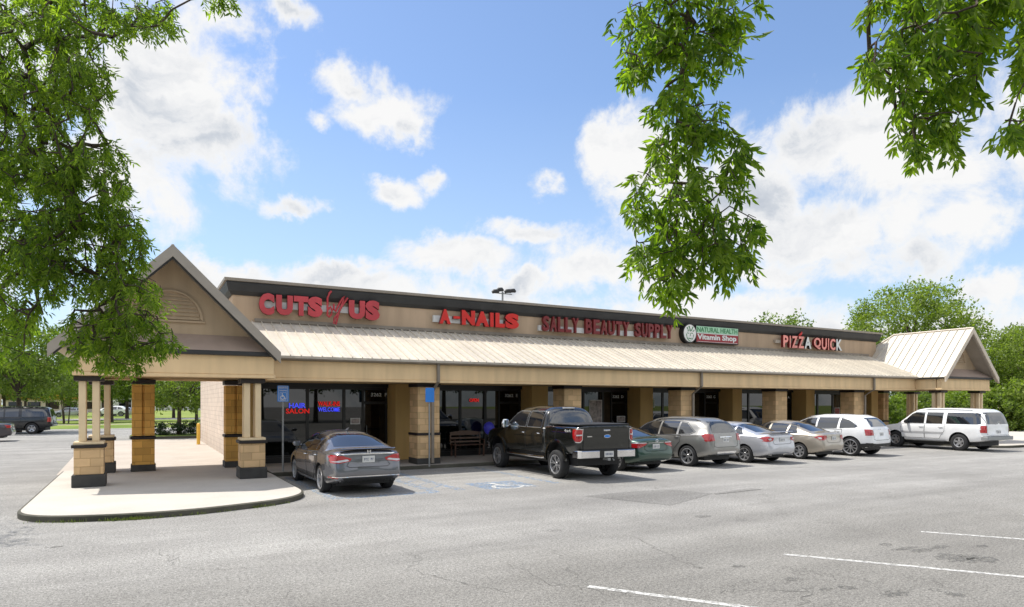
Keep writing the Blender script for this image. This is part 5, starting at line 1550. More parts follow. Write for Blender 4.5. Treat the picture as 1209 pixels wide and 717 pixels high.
# 8. big white SUV -----------------------------------------------------
M['p_exp'] = paint('bright_white_car_paint', (.84, .845, .85, 1), .0, .30)
def big_suv_geo(g2=None):
    return dict(top=[(0, 1.80), (.10, 1.87), (.4, 1.90), (1.5, 1.935), (2.9, 1.93), (3.25, 1.86), (3.45, 1.74), (3.95, 1.26), (4.08, 1.19), (4.6, 1.12), (5.0, 1.03), (5.2, .90)],
          belt=[(0, 1.18), (1.0, 1.17), (3.0, 1.15), (3.9, 1.12), (4.8, 1.00), (5.2, .78)],
          width=[(0, 1.92), (.4, 1.98), (1.2, 2.0), (4.2, 2.0), (4.9, 1.95), (5.2, 1.84)], bottom=[(0, .52), (.35, .42), (.9, .38), (4.3, .38), (5.2, .42)],
          rear=[(.4, .06), (.5, -.06), (.70, -.06), (.72, .02), (1.18, .03), (1.8, .20), (2., .25)], front=[(.3, -.05), (.5, .06), (.68, .06), (.72, .0), (1.1, -.03)], headz=.92, cap_f=.35,
          side_glass=[[(2.72, 1.20), (2.72, 1.72), (3.18, 1.72), (3.36, 1.64), (3.74, 1.24), (3.5, 1.195)], [(1.86, 1.20), (1.86, 1.72), (2.62, 1.725), (2.62, 1.20)], [(.20, 1.23), (.28, 1.68), (.42, 1.715), (1.68, 1.72), (1.68, 1.205), (.32, 1.205)]],
          rear_glass=[(-.76, 1.22), (.76, 1.22), (.74, 1.40), (.68, 1.74), (-.68, 1.74), (-.74, 1.40)], front_glass=[(-.82, 1.24), (.82, 1.24), (.68, 1.80), (-.68, 1.80)],
          doors=[([(2.68, .52), (2.68, 1.175), (3.78, 1.165), (3.86, .95), (3.78, .52)], (2.84, 1.06)), ([(1.98, .52), (1.86, .72), (1.74, .86), (1.74, 1.18), (2.66, 1.175), (2.66, .52)], (1.92, 1.06))],
          lamp_rear=[(.80, .84), (.96, .84), (.97, 1.16), (.82, 1.16)], lamp_side=[(-.02, .84), (.13, .84), (.13, 1.16), (-.02, 1.16)],
          rear_lines=[[(.78, 1.76), (.80, .78), (.70, .74), (0, .74)]], rear_chrome=[], rear_black=[[(-.90, .64), (.90, .64), (.90, .70), (-.90, .70)]], plate=.88,
          mirror=(3.52, 1.25), rails=(.4, 2.9, .72, .045), side_black=[[(1.80, .74), (3.80, .74), (3.80, .82), (1.80, .82)]], n=5.0, tumble=.22, rd=1.0, trimmat=M['trimblk'], mirrormat=M['trimblk'])
gX = big_suv_geo(); gX['sidemat'] = plain('grey_side_moulding', (.45, .45, .46, 1), .5); gX['handlemat'] = M['p_exp']; gX['railmat'] = M['steel']
PX = dict(L=5.2, W=2.0, RO=1.10, WB=3.02, R=.385, tw=.25, paint=M['p_exp'], geo=gX, wheel=(5, .12, 0), rimR=.215, gap=.07)
c = wagon('parked_suv', 'large boxy white SUV parked at the far end of the row before the second portico', PX, 33.30, 16.35, -4.0)
mb = MB(); mb.prism(rounded([(-.96, -1.24), (.96, -1.24), (.98, -.95), (-.98, -.95)], [.08, .08, 0, 0], 4), 'z', .52, .68); mb.build('rear_bumper', M['steel'], c.root, bevel=.01)
for sg in (-1, 1):
    mb = MB(); mb.prism([(sg * .88, .36), (sg * 1.02, .36), (sg * 1.02, .41), (sg * .88, .41)], 'y', .62, 2.42); mb.build('running_board', M['trimblk'], c.root, bevel=.01)

# 9. background black SUV + part of a dark sedan -----------------------------
M['p_black'] = paint('black_car_paint', (.004, .004, .005, 1), .0, .4)
gK = big_suv_geo(); PK = dict(PX, paint=M['p_black'], geo=gK); gK['side_black'] = []
p = atZ(41.7, 512, 0)
c = wagon('parked_suv', 'black SUV parked in tree shade at the far left of the lot', PK, p.x, p.y, 84)
M['p_dark'] = paint('dark_mauve_car_paint', (.045, .040, .05, 1), .4, .3)
g = sedan_geo(4.7, 1.45, 1.78, deck=1.05, roof_s=(1.5, 2.6), rg0=.5, cowl=3.6)
PD = dict(L=4.7, W=1.78, RO=1.05, H=1.45, WB=2.7, R=.32, paint=M['p_dark'], geo=g, wheel=(5, .08, 0), rimR=.21)
c = sedan('parked_car', 'dark sedan cut off by the left edge, parked nearer than the black SUV', PD, -7.4, 47.0, 90)

# 2. black pickup ----------------------------------------------------------
M['p_truck'] = paint('black_green_truck_paint', (.012, .013, .011, 1), .35, .22)
PT = dict(L=5.89, W=1.98, RO=1.10, WB=3.68, R=.41, tw=.27, paint=M['p_truck'], gap=.09, inset=-.01)
c = Car('pickup_truck', PT, 'black crew cab pickup truck with chrome rear bumper and 4x4 decal', 'pickup truck')
BEDL = 1.72
bm = c.loft([(BEDL + .02, 1.80), (BEDL + .10, 1.87), (BEDL + .35, 1.905), (2.9, 1.93), (3.55, 1.90), (3.85, 1.80), (4.42, 1.36), (4.56, 1.26), (5.2, 1.20), (5.7, 1.12), (5.89, .98)],
            [(BEDL, 1.24), (3.0, 1.23), (4.3, 1.22), (5.2, 1.12), (5.89, .86)], [(BEDL, 1.94), (3, 1.96), (5.2, 1.96), (5.89, 1.84)], [(BEDL, .50), (4.6, .48), (5.2, .46), (5.89, .48)],
            4.2, .26, s0=BEDL + .02, rear=[(.5, 0), (1.24, 0), (1.9, .14)], rd=.5, cap_r=.12, cap_f=.4, capk=.02)
c.finish_body(bm, 'cab')
main = c.bvh
# bed
bed = c.loft([(0, 1.385), (BEDL, 1.385)], [(0, 1.33), (BEDL, 1.33)], [(0, 1.92), (.3, 1.96), (BEDL, 1.96)], [(0, .62), (.5, .56), (BEDL, .54)], 4, .0, s0=0, s1=BEDL, rear=[(.5, .10), (.64, .02), (.70, .0), (1.2, .0), (1.34, -.03), (1.40, .0)], cap_r=.10, cap_f=.03, capk=.015, ns=50)
c.bvh = main
c.finish_body(bed, 'cargo_bed', True, bvh_key='bed')
bedb = c.bed
y = lambda s_: s_ - PT['RO']
for poly in [[(2.95, 1.29), (2.95, 1.74), (3.55, 1.74), (3.76, 1.66), (4.14, 1.30)], [(2.02, 1.29), (2.02, 1.745), (2.84, 1.745), (2.84, 1.29)]]:
    for sg in (-1, 1): c.patch('window', [([(y(a), b) for a, b in poly], 'side', sg)], M['carglass'], .004)
for poly in [[(2.95, 1.285), (2.95, 1.75), (3.55, 1.75), (3.78, 1.67), (4.18, 1.29)], [(2.02, 1.285), (2.02, 1.755), (2.84, 1.755), (2.84, 1.285)]]:
    for sg in (-1, 1): c.ring('window_trim', [(y(a), b) for a, b in poly], 'side', .012, M['steel'], .006, sg)
mbx = [(-.76, 1.40), (.76, 1.40), (.74, 1.55), (.66, 1.80), (-.66, 1.80), (-.74, 1.55)]
c.patch('rear_window', [(mbx, 'rear')], M['carglass'], .006)
c.patch('windscreen', [([(-.80, 1.33), (.80, 1.33), (.66, 1.80), (-.66, 1.80)], 'front')], M['carglass'], .004)
c.door([(y(2.90), .58), (y(2.90), 1.25), (y(4.16), 1.24), (y(4.26), .95), (y(4.20), .58)], (y(3.06), 1.10), M['chrome'])
c.door([(y(1.98), .58), (y(1.98), 1.25), (y(2.885), 1.25), (y(2.885), .58)], (y(2.14), 1.10), M['chrome'])
mb = MB()
for sg in (-1, 1): c.line(mb, [(y(1.8), 1.262), (y(4.3), 1.255)], 'side', .016, .010, sg)
mb.build('belt_moulding', M['chrome'], c.root)
mb = MB()
for sg in (-1, 1): c.line(mb, [(y(.22), 1.30), (y(1.68), 1.30)], 'side', .012, .008, sg, 0, bedb)
mb.build('pinstripe', M['chrome'], c.root)
# brake lamp on the cab roof
mb = MB(); mb.box(-.20, .20, y(BEDL + .16), y(BEDL + .24), 1.835, 1.875); mb.build('roof_brake_lamp', M['clearlamp'], c.root, bevel=.01)
# tail lamps with chrome surround
for sg in (-1, 1):
    P1 = [(.79, 1.00), (.86, .92), (.97, .92), (.97, 1.30), (.78, 1.30)]
    P1 = P1 if sg > 0 else mirror_poly(P1)
    pr = c.patch('lamp_surround', [(P1, 'rear', -1, bedb), ([(y(-.01), .92), (y(.09), .93), (y(.20), 1.05), (y(.22), 1.31), (y(-.01), 1.31)], 'side', sg, bedb)], M['chrome'], .012)
    P2 = [(.815, 1.01), (.87, .945), (.965, .945), (.965, 1.275), (.805, 1.275)]
    P2 = P2 if sg > 0 else mirror_poly(P2)
    o = c.patch('tail_lamp', [(P2, 'rear', -1, bedb), ([(y(-.01), .945), (y(.075), .955), (y(.175), 1.06), (y(.195), 1.28), (y(-.01), 1.28)], 'side', sg, bedb)], M['redlamp'], .022)
    P3 = [(.82, 1.115), (.965, 1.105), (.965, 1.14), (.815, 1.15)]; P3 = P3 if sg > 0 else mirror_poly(P3)
    c.patch('lamp_lens', [(P3, 'rear', -1, bedb)], M['clearlamp'], .026, o)
# tailgate
mb = MB(); c.project(mb, [(-.77, .70), (.77, .70), (.77, 1.36), (-.77, 1.36)], 'rear', .010, 0, -1, .1, bedb); tg = mb.build('tailgate', M['p_truck'], c.root, smooth=50)
mb = MB()
for q in [[(-.775, .695), (.775, .695)], [(-.775, .695), (-.775, 1.37)], [(.775, .695), (.775, 1.37)]]: c.line(mb, q, 'rear', .014, .012, -1, 0, bedb)
mb.build('tailgate_gap', M['seam'], tg)
mb = MB(); mb.box(-.11, .11, y(-.055), y(-.035), 1.23, 1.275); mb.build('handle', M['chrome'], tg, bevel=.006)
mb = MB(); mb.prism([(.115 * cos(2 * pi * k / 20), 1.09 + .048 * sin(2 * pi * k / 20)) for k in range(20)], 'y', y(-.058), y(-.035)); em = mb.build('oval_badge', M['chrome'], tg)
mb = MB(); mb.prism([(.10 * cos(2 * pi * k / 20), 1.09 + .036 * sin(2 * pi * k / 20)) for k in range(20)], 'y', y(-.062), y(-.0585)); mb.build('badge_face', M['bluesign'], em)
mb = MB(); mb.box(-.66, -.50, y(-.042), y(-.03), 1.075, 1.10); mb.build('model_badge', M['chrome'], tg)
# 4x4 decal on both bed sides
for sg in (-1, 1):
    mb = MB(); V, F = text_mesh('4x4', .085, .34, 0, .02)
    k = len(mb.v)
    for p in V: mb.v.append((sg * .990, (y(.62) - p[0]) if sg < 0 else (y(.28) + p[0]), 1.20 + p[2]))
    for f in F: mb.f.append(f); mb.m.append(0)
    mb.build('decal', M['white'], c.root, fix=False)
# tonneau and bed rails
mb = MB(); mb.prism(rounded([(-.86, y(.05)), (.86, y(.05)), (.86, y(1.66)), (-.86, y(1.66))], [.05] * 4, 3), 'z', 1.386, 1.425); mb.build('tonneau_cover', M['trimblk'], c.root, bevel=.01)
# rear bumper: chrome ends, black centre step, plate
for sg in (-1, 1):
    mb = MB(); pp = [(sg * .30, y(-.14)), (sg * .90, y(-.14)), (sg * .985, y(-.04)), (sg * .985, y(.20)), (sg * .90, y(.16)), (sg * .30, y(.06))]
    mb.prism(pp, 'z', .50, .70); mb.build('bumper', M['chrome'], c.root, bevel=.012)
mb = MB(); mb.box(-.30, .30, y(-.13), y(.10), .50, .70); mb.box(-.94, .94, y(-.08), y(.16), .70, .725); bs = mb.build('bumper_step', M['trimblk'], c.root, bevel=.008)
mb = MB(); mb.box(-.155, .155, y(-.148), y(-.132), .52, .68); pl = mb.build('number_plate', M['plate'], c.root)
mb = MB()
for k in range(5): mb.box(-.12 + k * .05, -.095 + k * .05, y(-.151), y(-.1485), .57, .63)
mb.build('plate_characters', M['platechar'], pl)
mb = MB(); mb.box(-.04, .04, y(-.16), y(.1), .42, .49); mb.tube([(.12, y(-.14), .47), (.15, y(-.16), .42), (.2, y(-.12), .44)], .012, 6); mb.build('tow_hitch', M['steel'], c.root)
mb = MB(); mb.tube([(.50, y(.07), .46), (.50, -.5, .48)], .035, 10); mb.build('exhaust', M['steel'], c.root, smooth=60)
for sg in (-1, 1):
    mb = MB(); mb.tube([(sg * .97, .62, .42), (sg * 1.0, .75, .41), (sg * 1.0, 2.85, .41), (sg * .97, 2.98, .42)], .04, 8); mb.build('running_board', M['chrome'], c.root, smooth=60)
    # flared wheel arch lips
    for yy in (0, PT['WB']):
        mb = MB(); R1, R2 = .505, .565; pts = [radians(t) for t in range(-8, 189, 12)]
        vs = []
        for t in pts:
            vs += [(sg * 1.006, yy + R1 * cos(t), .42 + R1 * sin(t)), (sg * .998, yy + R2 * cos(t), .42 + R2 * sin(t)), (sg * .95, yy + R2 * cos(t), .42 + R2 * sin(t)), (sg * .95, yy + R1 * cos(t), .42 + R1 * sin(t))]
        fs = []
        for i in range(len(pts) - 1):
            for k in range(4): fs.append((i * 4 + k, i * 4 + (k + 1) % 4, i * 4 + 4 + (k + 1) % 4, i * 4 + 4 + k))
        mb.add(vs, fs); mb.build('wheel_arch', M['p_truck'], c.root, smooth=40)
    fl = [(.60, .82), (.92, .82), (.92, 1.08), (.62, 1.08)]; fl = fl if sg > 0 else mirror_poly(fl)
    c.patch('headlamp', [(fl, 'front'), ([(y(5.6), .84), (y(5.84), .82), (y(5.82), 1.02), (y(5.58), 1.08)], 'side', sg)], M['clearlamp'], .008)
c.patch('grille', [([(-.56, .80), (.56, .80), (.56, 1.06), (-.56, 1.06)], 'front')], M['chrome'], .012)
mb = MB(); mb.prism([(-.95, 4.42), (.95, 4.42), (.88, 4.74), (-.88, 4.74)], 'z', .46, .68); mb.build('bumper', M['chrome'], c.root, bevel=.02)
c.mirrors(y(4.02), 1.32, (.12, .26, .27), M['chrome'], .14)
c.wheels((6, .05, .16), .27)
mb = MB()
for sg in (-1, 1):
    for q in ([(y(2.89), 1.28), (y(2.89), 1.78)], [(y(1.99), 1.28), (y(1.99), 1.78)]): c.line(mb, q, 'side', .055, .0065, sg, 0)
mb.build('window_pillar', plain('silvery_black_pillar', (.10, .105, .12, 1), .25, metal=.6), c.root, smooth=50)
for ch in c.root.children:
    if not ch.name.startswith('wheel') or ch.name.startswith('wheel_arch'): ch.location.z += .15
c.place(11.35, 16.0, -1.3)

# =================================================================== NEAR TREES
def sample_blobs(blobs, n, seed):
    rg = np.random.default_rng(seed); w = np.array([b[2] * b[3] * (b[6] if len(b) > 6 else 1) for b in blobs], float); w /= w.sum(); out = []
    for i in rg.choice(len(blobs), n, p=w):
        b = blobs[i]; t = rg.random() ** .5; a = rg.uniform(0, 2 * pi); D = b[4] + rg.uniform(-1, 1) * b[5]
        out.append(tuple(atD(b[0] + b[2] * t * cos(a), b[1] + b[3] * t * sin(a), D)))
    return out

def near_tree(name, root_pts, tgts, label, leafmat, per, rachis, leaflets, ls, lw, droop, step, rmax, extra_roots=(), base=None):
    root = tag(empty(name, base), label, 'tree')
    nodes, par, tips = grow([np.array(p) for p in root_pts], tgts, step, .06)
    sk = skeleton_mesh('trunk', nodes, par, .003, min(rmax, .035), M['bark'], None, .42, 5, skip=len(root_pts))
    mb = MB(); k = len(root_pts); mb.tube(root_pts, [max(rmax * (1 - i / (k - 1)) ** 2.2, .007) for i in range(k)], 10)
    o = mb.build('limb', M['bark'], None, smooth=60)
    bm = bmesh.new(); bm.from_mesh(sk.data); bm.from_mesh(o.data); bm.to_mesh(sk.data); bm.free(); bpy.data.objects.remove(o)
    sk.data.polygons.foreach_set('use_smooth', [True] * len(sk.data.polygons)); sk.location = -root.location; sk.parent = root
    P, Dv, Nn, Ls, Ws = compound(nodes, par, tips, per, rachis, leaflets, ls, lw, droop)
    lv = leaves_object('crown', P, Dv, Nn, Ls, Ws, leafmat); lv.location = -root.location; lv.parent = root
    return root

# right-hand tree: trunk outside the frame, one limb reaching over with a long hanging spray
V = lambda u, v, D: tuple(atD(u, v, D))
hang = [(765, 28, 38, 40, 6., .35), (812, 40, 46, 55, 6., .4), (858, 36, 24, 30, 5.9, .3), (908, 2, 26, 16, 5.8, .2), (742, 78, 18, 16, 5.8, .2), (798, 112, 26, 30, 6., .3), (830, 128, 20, 28, 6., .3),
        (852, 165, 24, 22, 6., .3), (800, 172, 34, 30, 6., .3), (872, 188, 17, 14, 6., .2), (768, 228, 30, 34, 6., .3), (818, 242, 44, 50, 6., .4), (870, 240, 26, 42, 6., .3), (866, 296, 30, 28, 6., .3),
        (782, 298, 34, 36, 6., .35), (825, 292, 32, 30, 6., .35), (752, 300, 12, 16, 6., .2), (800, 330, 24, 18, 6., .25), (790, 350, 12, 8, 6., .2)]
right = [(1045, 12, 26, 24, 5.1, .3), (1105, 28, 60, 42, 5.2, .5), (1172, 14, 42, 26, 5.2, .4), (1038, 66, 20, 28, 5., .3), (1090, 88, 42, 42, 5.1, .4), (1138, 78, 28, 36, 5.1, .4), (1092, 142, 36, 26, 5.1, .3), (1076, 172, 13, 14, 5., .2),
         (1125, 146, 22, 26, 5.1, .3), (1192, 128, 20, 26, 5., .3), (1206, 55, 10, 45, 5., .3), (1240, 60, 40, 90, 5.2, .4), (1160, -40, 120, 50, 5.3, .5), (820, -45, 80, 40, 5.9, .4)]
limb = [(5.9, .2, 0), (5.85, .3, 2.0), (5.6, .7, 4.2), tuple(atD(1260, -330, 4.2)), tuple(atD(1120, -330, 4.9)), tuple(atD(960, -260, 5.5)), tuple(atD(850, -150, 5.9)), tuple(atD(817, -40, 6.0)), tuple(atD(811, 20, 6.0)), tuple(atD(803, 90, 6.0)), tuple(atD(797, 165, 6.02)), tuple(atD(800, 230, 6.0)), tuple(atD(798, 300, 6.0))]
near_tree('overhanging_tree', limb, sample_blobs(hang, 350, 5) + sample_blobs(right, 400, 6), 'leafy tree whose long hanging spray drops in front of the shop signs', M['leafnear'], 3, .15, 7, .098, .0290, 1.35, .17, .15, base=(5.9, .2, 0))

left = [(35, 60, 75, 75, 6.4, .7), (100, 25, 55, 36, 6.2, .4, 1.1), (178, 18, 40, 20, 6., .3, 1.2), (262, -2, 14, 8, 5.9, .1, 1.2), (45, 150, 75, 70, 6.5, .7), (108, 92, 26, 30, 6.3, .3), (35, 250, 70, 75, 6.6, .7), (110, 205, 44, 42, 6.4, .4),
        (95, 290, 70, 55, 6.6, .5), (148, 285, 24, 45, 6.5, .3), (150, 352, 44, 38, 6.6, .4), (170, 395, 36, 24, 6.6, .3, 1.2), (118, 378, 40, 34, 6.6, .4), (100, 415, 30, 20, 6.7, .3), (140, 418, 30, 16, 6.6, .3), (196, 402, 16, 10, 6.5, .2), (25, 330, 45, 50, 6.7, .5),
        (15, 390, 30, 40, 6.9, .5, .7), (-60, 150, 70, 250, 6.8, .8, .5), (60, -50, 140, 50, 6.4, .6, .5)]
far_left = [(-187, 170, 95, 120, 12.6, 1.3)]
tl = [(-7.6, 17.6, 0), (-7.5, 17.5, 2.0), (-7.3, 17.2, 4.0), tuple(atD(-420, 170, 10.)), tuple(atD(-300, 130, 8.)), tuple(atD(-170, 120, 6.9)), tuple(atD(-50, 140, 6.7)), tuple(atD(30, 170, 6.8)), tuple(atD(80, 230, 6.6)), tuple(atD(120, 310, 6.6))]
near_tree('shade_tree', tl, sample_blobs(left, 2200, 8) + sample_blobs(far_left, 230, 9), 'dense leafy tree filling the left edge and drooping over the near portico', M['leafleft'], 3, .12, 9, .060, .0160, 1.15, .15, .2, base=(-7.6, 17.6, 0))

# =================================================================== BACKGROUND TREES
protoA = bg_tree_proto(3, 9.0, 4.0, M['leafbg'], 260, 40, .26, .17)
protoB = bg_tree_proto(5, 10.5, 4.6, M['leafbgd'], 260, 40, .28, .2)
protoC = bg_tree_proto(8, 7.0, 3.4, M['leafbg'], 240, 36, .20, .10, multi=3)
protoD = bg_tree_proto(12, 11.5, 5.2, M['leafyel'], 380, 50, .24, .25)
protoE = bg_tree_proto(21, 5.2, 2.9, M['leafbg'], 230, 42, .17, .13, z0=1.55)
used_ = set()
def put(proto, x, y, s, rz, label, group=None, sz=None, name='tree'):
    o = proto if id(proto) not in used_ else copy_tree(proto)
    used_.add(id(proto)); o.name = name
    o.location = (x, y, 0); o.rotation_euler = (0, 0, rz); o.scale = (s, s, sz or s)
    tag(o, label, 'tree', group); return o
def bgat(proto, u, D, s, rz, label, **k):
    p = atD(u, V0, D); return put(proto, p.x, p.y, s, rz, label, **k)
# seen under and around the near portico
put(protoE, 2.15, 47.4, 1.02, .4, 'small round tree rising from the dark hedge island behind the portico')
GL = 'trees beyond the lawn on the left'
lt = [(22, 48.5, protoA, .95, 'green tree arching over the black SUV'), (-60, 74, protoB, 1.1, 'tallest tree behind the fence at the far left'), (5, 72, protoA, .95, 'green tree just behind the black SUV'), (30, 88, protoB, .85, 'dark tree between the black SUV and the orange building'),
      (78, 70, protoC, .95, 'multi-stemmed tree on the lawn left of the twin posts'), (98, 84, protoB, .9, 'dark tree seen left of the slender portico posts'), (132, 76, protoA, .85, 'tree seen between the second pair of posts and the ochre pillar'),
      (150, 92, protoB, .95, 'dark tree hidden mostly behind the ochre double pillar'), (176, 78, protoC, 1.05, 'loose tree just right of the ochre double pillar'), (205, 96, protoB, .9, 'dark tree far behind the round island tree'), (232, 82, protoA, .9, 'tree behind the yellow bollard'),
      (262, 90, protoB, .9, 'dark tree closing the view beside the cream side wall'), (55, 104, protoA, .9, 'pale tree beyond the road left of the posts'), (115, 112, protoA, 1.0, 'far pale tree seen through the twin posts'), (-20, 100, protoB, 1.2, 'large tree behind all others at the far left')]
for i, (u, D, pr, s, lb) in enumerate(lt): bgat(pr, u, D, s, i * 1.3, lb, group=GL)
# far side
GR = 'trees behind the far portico'
rtl = [(1080, 68, protoD, 1.26, 'tall bright green tree rising behind the far portico'), (1030, 78, protoA, 1.15, 'green tree showing above the parapet end'), (1118, 84, protoB, 1.0, 'dark tree right of the tall bright green one'),
       (1218, 58, protoD, .80, 'bright tree cut by the right edge'), (1240, 66, protoA, 1.2, 'tree just beyond the right edge'), (1196, 80, protoA, .80, 'pale tree between the lamp post and the right edge'),
       (1060, 64, protoC, 1.0, 'low tree seen under the far portico roof'), (1100, 60, protoC, .85, 'small tree behind the roof of the white SUV'), (1150, 60, protoC, .8, 'small tree right of the far portico columns'), (913, 80, protoA, 1.42, 'tree top peeking over the parapet above the PIZZA sign')]
for i, (u, D, pr, s, lb) in enumerate(rtl): bgat(pr, u, D, s, 1 + i * 1.7, lb, group=GR)
# shrubs
def shrub_proto(seed, R, H, mat, n=120, per=34, size=.10):
    r = empty('shrub'); bg_crown('foliage', R, H, n, per, size, mat, r, seed, .02); 
    mb = MB()
    rg = np.random.default_rng(seed)
    for k in range(6):
        a = rg.uniform(0, 6.28); mb.tube([(0, 0, 0), (cos(a) * R * .3, sin(a) * R * .3, H * .4), (cos(a) * R * .6, sin(a) * R * .6, H * .75)], [.03, .02, .008], 5)
    mb.build('stems', M['bark'], r, fix=False); return r
sA = shrub_proto(2, 1.5, 2.6, M['leafyel'], 170, 40, .15); sB = shrub_proto(4, 1.3, 2.0, M['leafbg'], 140, 36, .14)
GS = 'bushes along the edge behind the far portico'
sh = [(1045, 50, sB, 1.3, 'bush seen left of the first far portico posts'), (1062, 52, sA, 1.1, 'yellow-green bush seen through the far end of the walkway'), (1090, 52, sB, 1.4, 'bush seen between the far portico posts'), (1122, 54, sA, 1.2, 'yellow-green bush behind the bonnet side of the white SUV'),
      (1140, 52, sB, 1.5, 'green bush behind the rear of the white SUV'), (1163, 50, sA, 1.25, 'bright bush just right of the far portico'), (1180, 49, sB, 1.35, 'darker bush between two bright ones at the right'), (1198, 50, sA, 1.5, 'bright bush at the right edge beside the verge'), (1222, 50, sB, 1.6, 'bush just past the right edge'),
      (1176, 58, sB, 1.7, 'tall bush behind the bright ones at the right'), (1200, 60, sA, 2.2, 'tall bright bush at the back of the right edge')]
for i, (u, D, pr, s, lb) in enumerate(sh):
    o = pr if id(pr) not in used_ else copy_tree(pr); used_.add(id(pr)); p = atD(u, V0, D); o.location = (p.x, p.y, 0); o.scale = (s, s, s); o.rotation_euler = (0, 0, i * 1.1); tag(o, lb, 'bush', GS)
hd = empty('hedge', (2.0, 47.3, 0)); tag(hd, 'low dark hedge on the kerbed island around the round tree', 'hedge')
for k, (dx, dy) in enumerate([(-1.4, 0), (-.5, -.2), (.5, -.25), (1.3, 0)]):
    o, _ = bg_crown('foliage', .85, 1.0, 60, 34, .09, M['hedge'], hd, 40 + k, .0); o.location = (dx, dy, .05)
island('hedge_island', rounded([(-.6, 45.2), (6.2, 45.2), (6.2, 49.2), (-.6, 49.2)], [1, 1, 1, 1], 8), .15, M['lawn'], M['kerb'])

# fence and far building
fe = tag(empty('fence', (-22, 78, 0)), 'tan vertical board fence behind the black SUV', 'fence')
for k in range(7):
    mb = MB()
    for j in range(14): mb.box(-9 + k * 2.8 + j * .2, -9 + k * 2.8 + j * .2 + .17, -.02, .02, .05, 3.6 + .03 * (j % 2))
    mb.build('fence_panel', M['fencewood'], fe)
    mb = MB(); mb.box(-9.06 + k * 2.8, -8.94 + k * 2.8, .03, .15, 0, 3.8); mb.build('fence_post', M['bark'], fe)
p = atD(62, V0, 150)
fb = tag(empty('restaurant', (p.x, p.y, 0)), 'distant low orange and yellow building beyond the road on the left', 'building')
mb = MB(); mb.box(-9, 9, 0, 10, 0, 3.0); mb.build('wall', plain('pale_wall', (.5, .42, .33, 1), .8), fb)
mb = MB(); mb.box(-9.5, 9.5, -.6, 10.4, 3.0, 4.6); mb.build('roof', plain('orange_fascia', (.75, .28, .04, 1), .6), fb)
for k in range(5): mb = MB(); mb.box(-8 + k * 3.4, -5.6 + k * 3.4, -.05, .02, .8, 2.4); mb.build('window', M['glass'], fb)
p = atD(170, V0, 190)
fb = tag(empty('shop_building', (p.x, p.y, 0)), 'distant pale flat roofed shop beyond the trees behind the ochre pillar', 'building')
mb = MB(); mb.box(-22, 22, 0, 10, 0, 4.5); mb.build('wall', plain('pale_far_wall', (.62, .60, .56, 1), .8), fb)
mb = MB(); mb.box(-22.5, 22.5, -.5, 10.2, 4.5, 5.3); mb.build('roof', M['roofflat'], fb)
for k in range(9): mb = MB(); mb.box(-20 + k * 4.6, -17 + k * 4.6, -.05, .02, .8, 3.0); mb.build('window', M['glass'], fb)
# far traffic beyond the lawn: reuse the sedan and SUV bodies
def copy_car(src, x, y, th, label, paintm):
    o = copy_tree(src); o.location = (x, y, 0); o.rotation_euler = (0, 0, radians(th)); tag(o, label, None, 'cars parked beyond the lawn')
    for ch in o.children:
        if ch.type == 'MESH' and ch.data.materials and ch.data.materials[0] == src['_p']: 
            ch.data = ch.data.copy(); ch.data.materials[0] = paintm
    return o
srcs = {o_['label']: o_ for o_ in COL.objects if 'label' in o_.keys()}
s_sed = srcs['silver white sedan parked between the silver crossover and the beige sedan']; s_suv = srcs['white crossover with large alloy wheels parked beside the beige sedan']
for u, D, th, sr, lb in [(95, 104, 92, s_sed, 'distant silver sedan on the road seen through the twin posts'), (143, 108, 88, s_suv, 'distant white crossover beyond the lawn left of the ochre pillar'), (158, 112, 95, s_sed, 'distant pale sedan almost touching the ochre pillar'), (50, 118, 90, s_sed, 'distant pale sedan in front of the orange building')]:
    p = atD(u, V0, D); o = copy_tree(sr); o.location = (p.x, p.y, 0); o.rotation_euler = (0, 0, radians(th)); tag(o, lb, None, 'cars beyond the lawn')
# tree belt and cars across the lot behind the photographer (what the shop windows mirror)
GB = 'trees lining the street side of the lot'
for i, (x, y, pr, s) in enumerate([(-14, -24, protoB, .9), (-4, -27, protoA, 1.0), (6, -24, protoB, .8), (17, -28, protoA, 1.05), (27, -25, protoB, .95), (38, -28, protoA, 1.1), (50, -26, protoB, 1.0), (62, -30, protoA, 1.1), (-26, -28, protoB, 1.0), (1, -25, protoA, .9), (11, -26, protoA, 1.0), (22, -24, protoB, .9), (32, -27, protoB, 1.0), (44, -26, protoB, 1.1), (56, -28, protoB, 1.0), (-9, -29, protoA, 1.1)]):
    put(pr, x, y, s * 1.25, i * 2.1, 'street-side tree across the lot, mirrored in the shop windows', group=GB)

# =================================================================== SKY, LIGHT, CAMERA
SKYTINT = (1.42, 1.50, 1.62)
SUN_DIR = Vector((-.30, .39, 1.0)).normalized()
sun = bpy.data.lights.new('sun', 'SUN'); sun.energy = 4.9; sun.angle = radians(.55); sun.color = (1.0, .955, .88)
so = bpy.data.objects.new('sun', sun); COL.objects.link(so); so.rotation_euler = SUN_DIR.to_track_quat('Z', 'Y').to_euler(); so.location = (0, 0, 30)
W_ = bpy.data.worlds.new('World'); SC.world = W_; W_.use_nodes = True
nt = W_.node_tree; bg = nt.nodes['Background']; bg.inputs[1].default_value = .12
sky = N(nt, 'ShaderNodeTexSky', sky_type='NISHITA'); sky.sun_disc = False
sky.sun_elevation = math.asin(SUN_DIR.z); sky.sun_rotation = atan2(SUN_DIR.x, SUN_DIR.y); sky.air_density = 1.0; sky.dust_density = .6; sky.ozone_density = 1.2
tc = N(nt, 'ShaderNodeTexCoord'); D_ = tc.outputs['Generated']
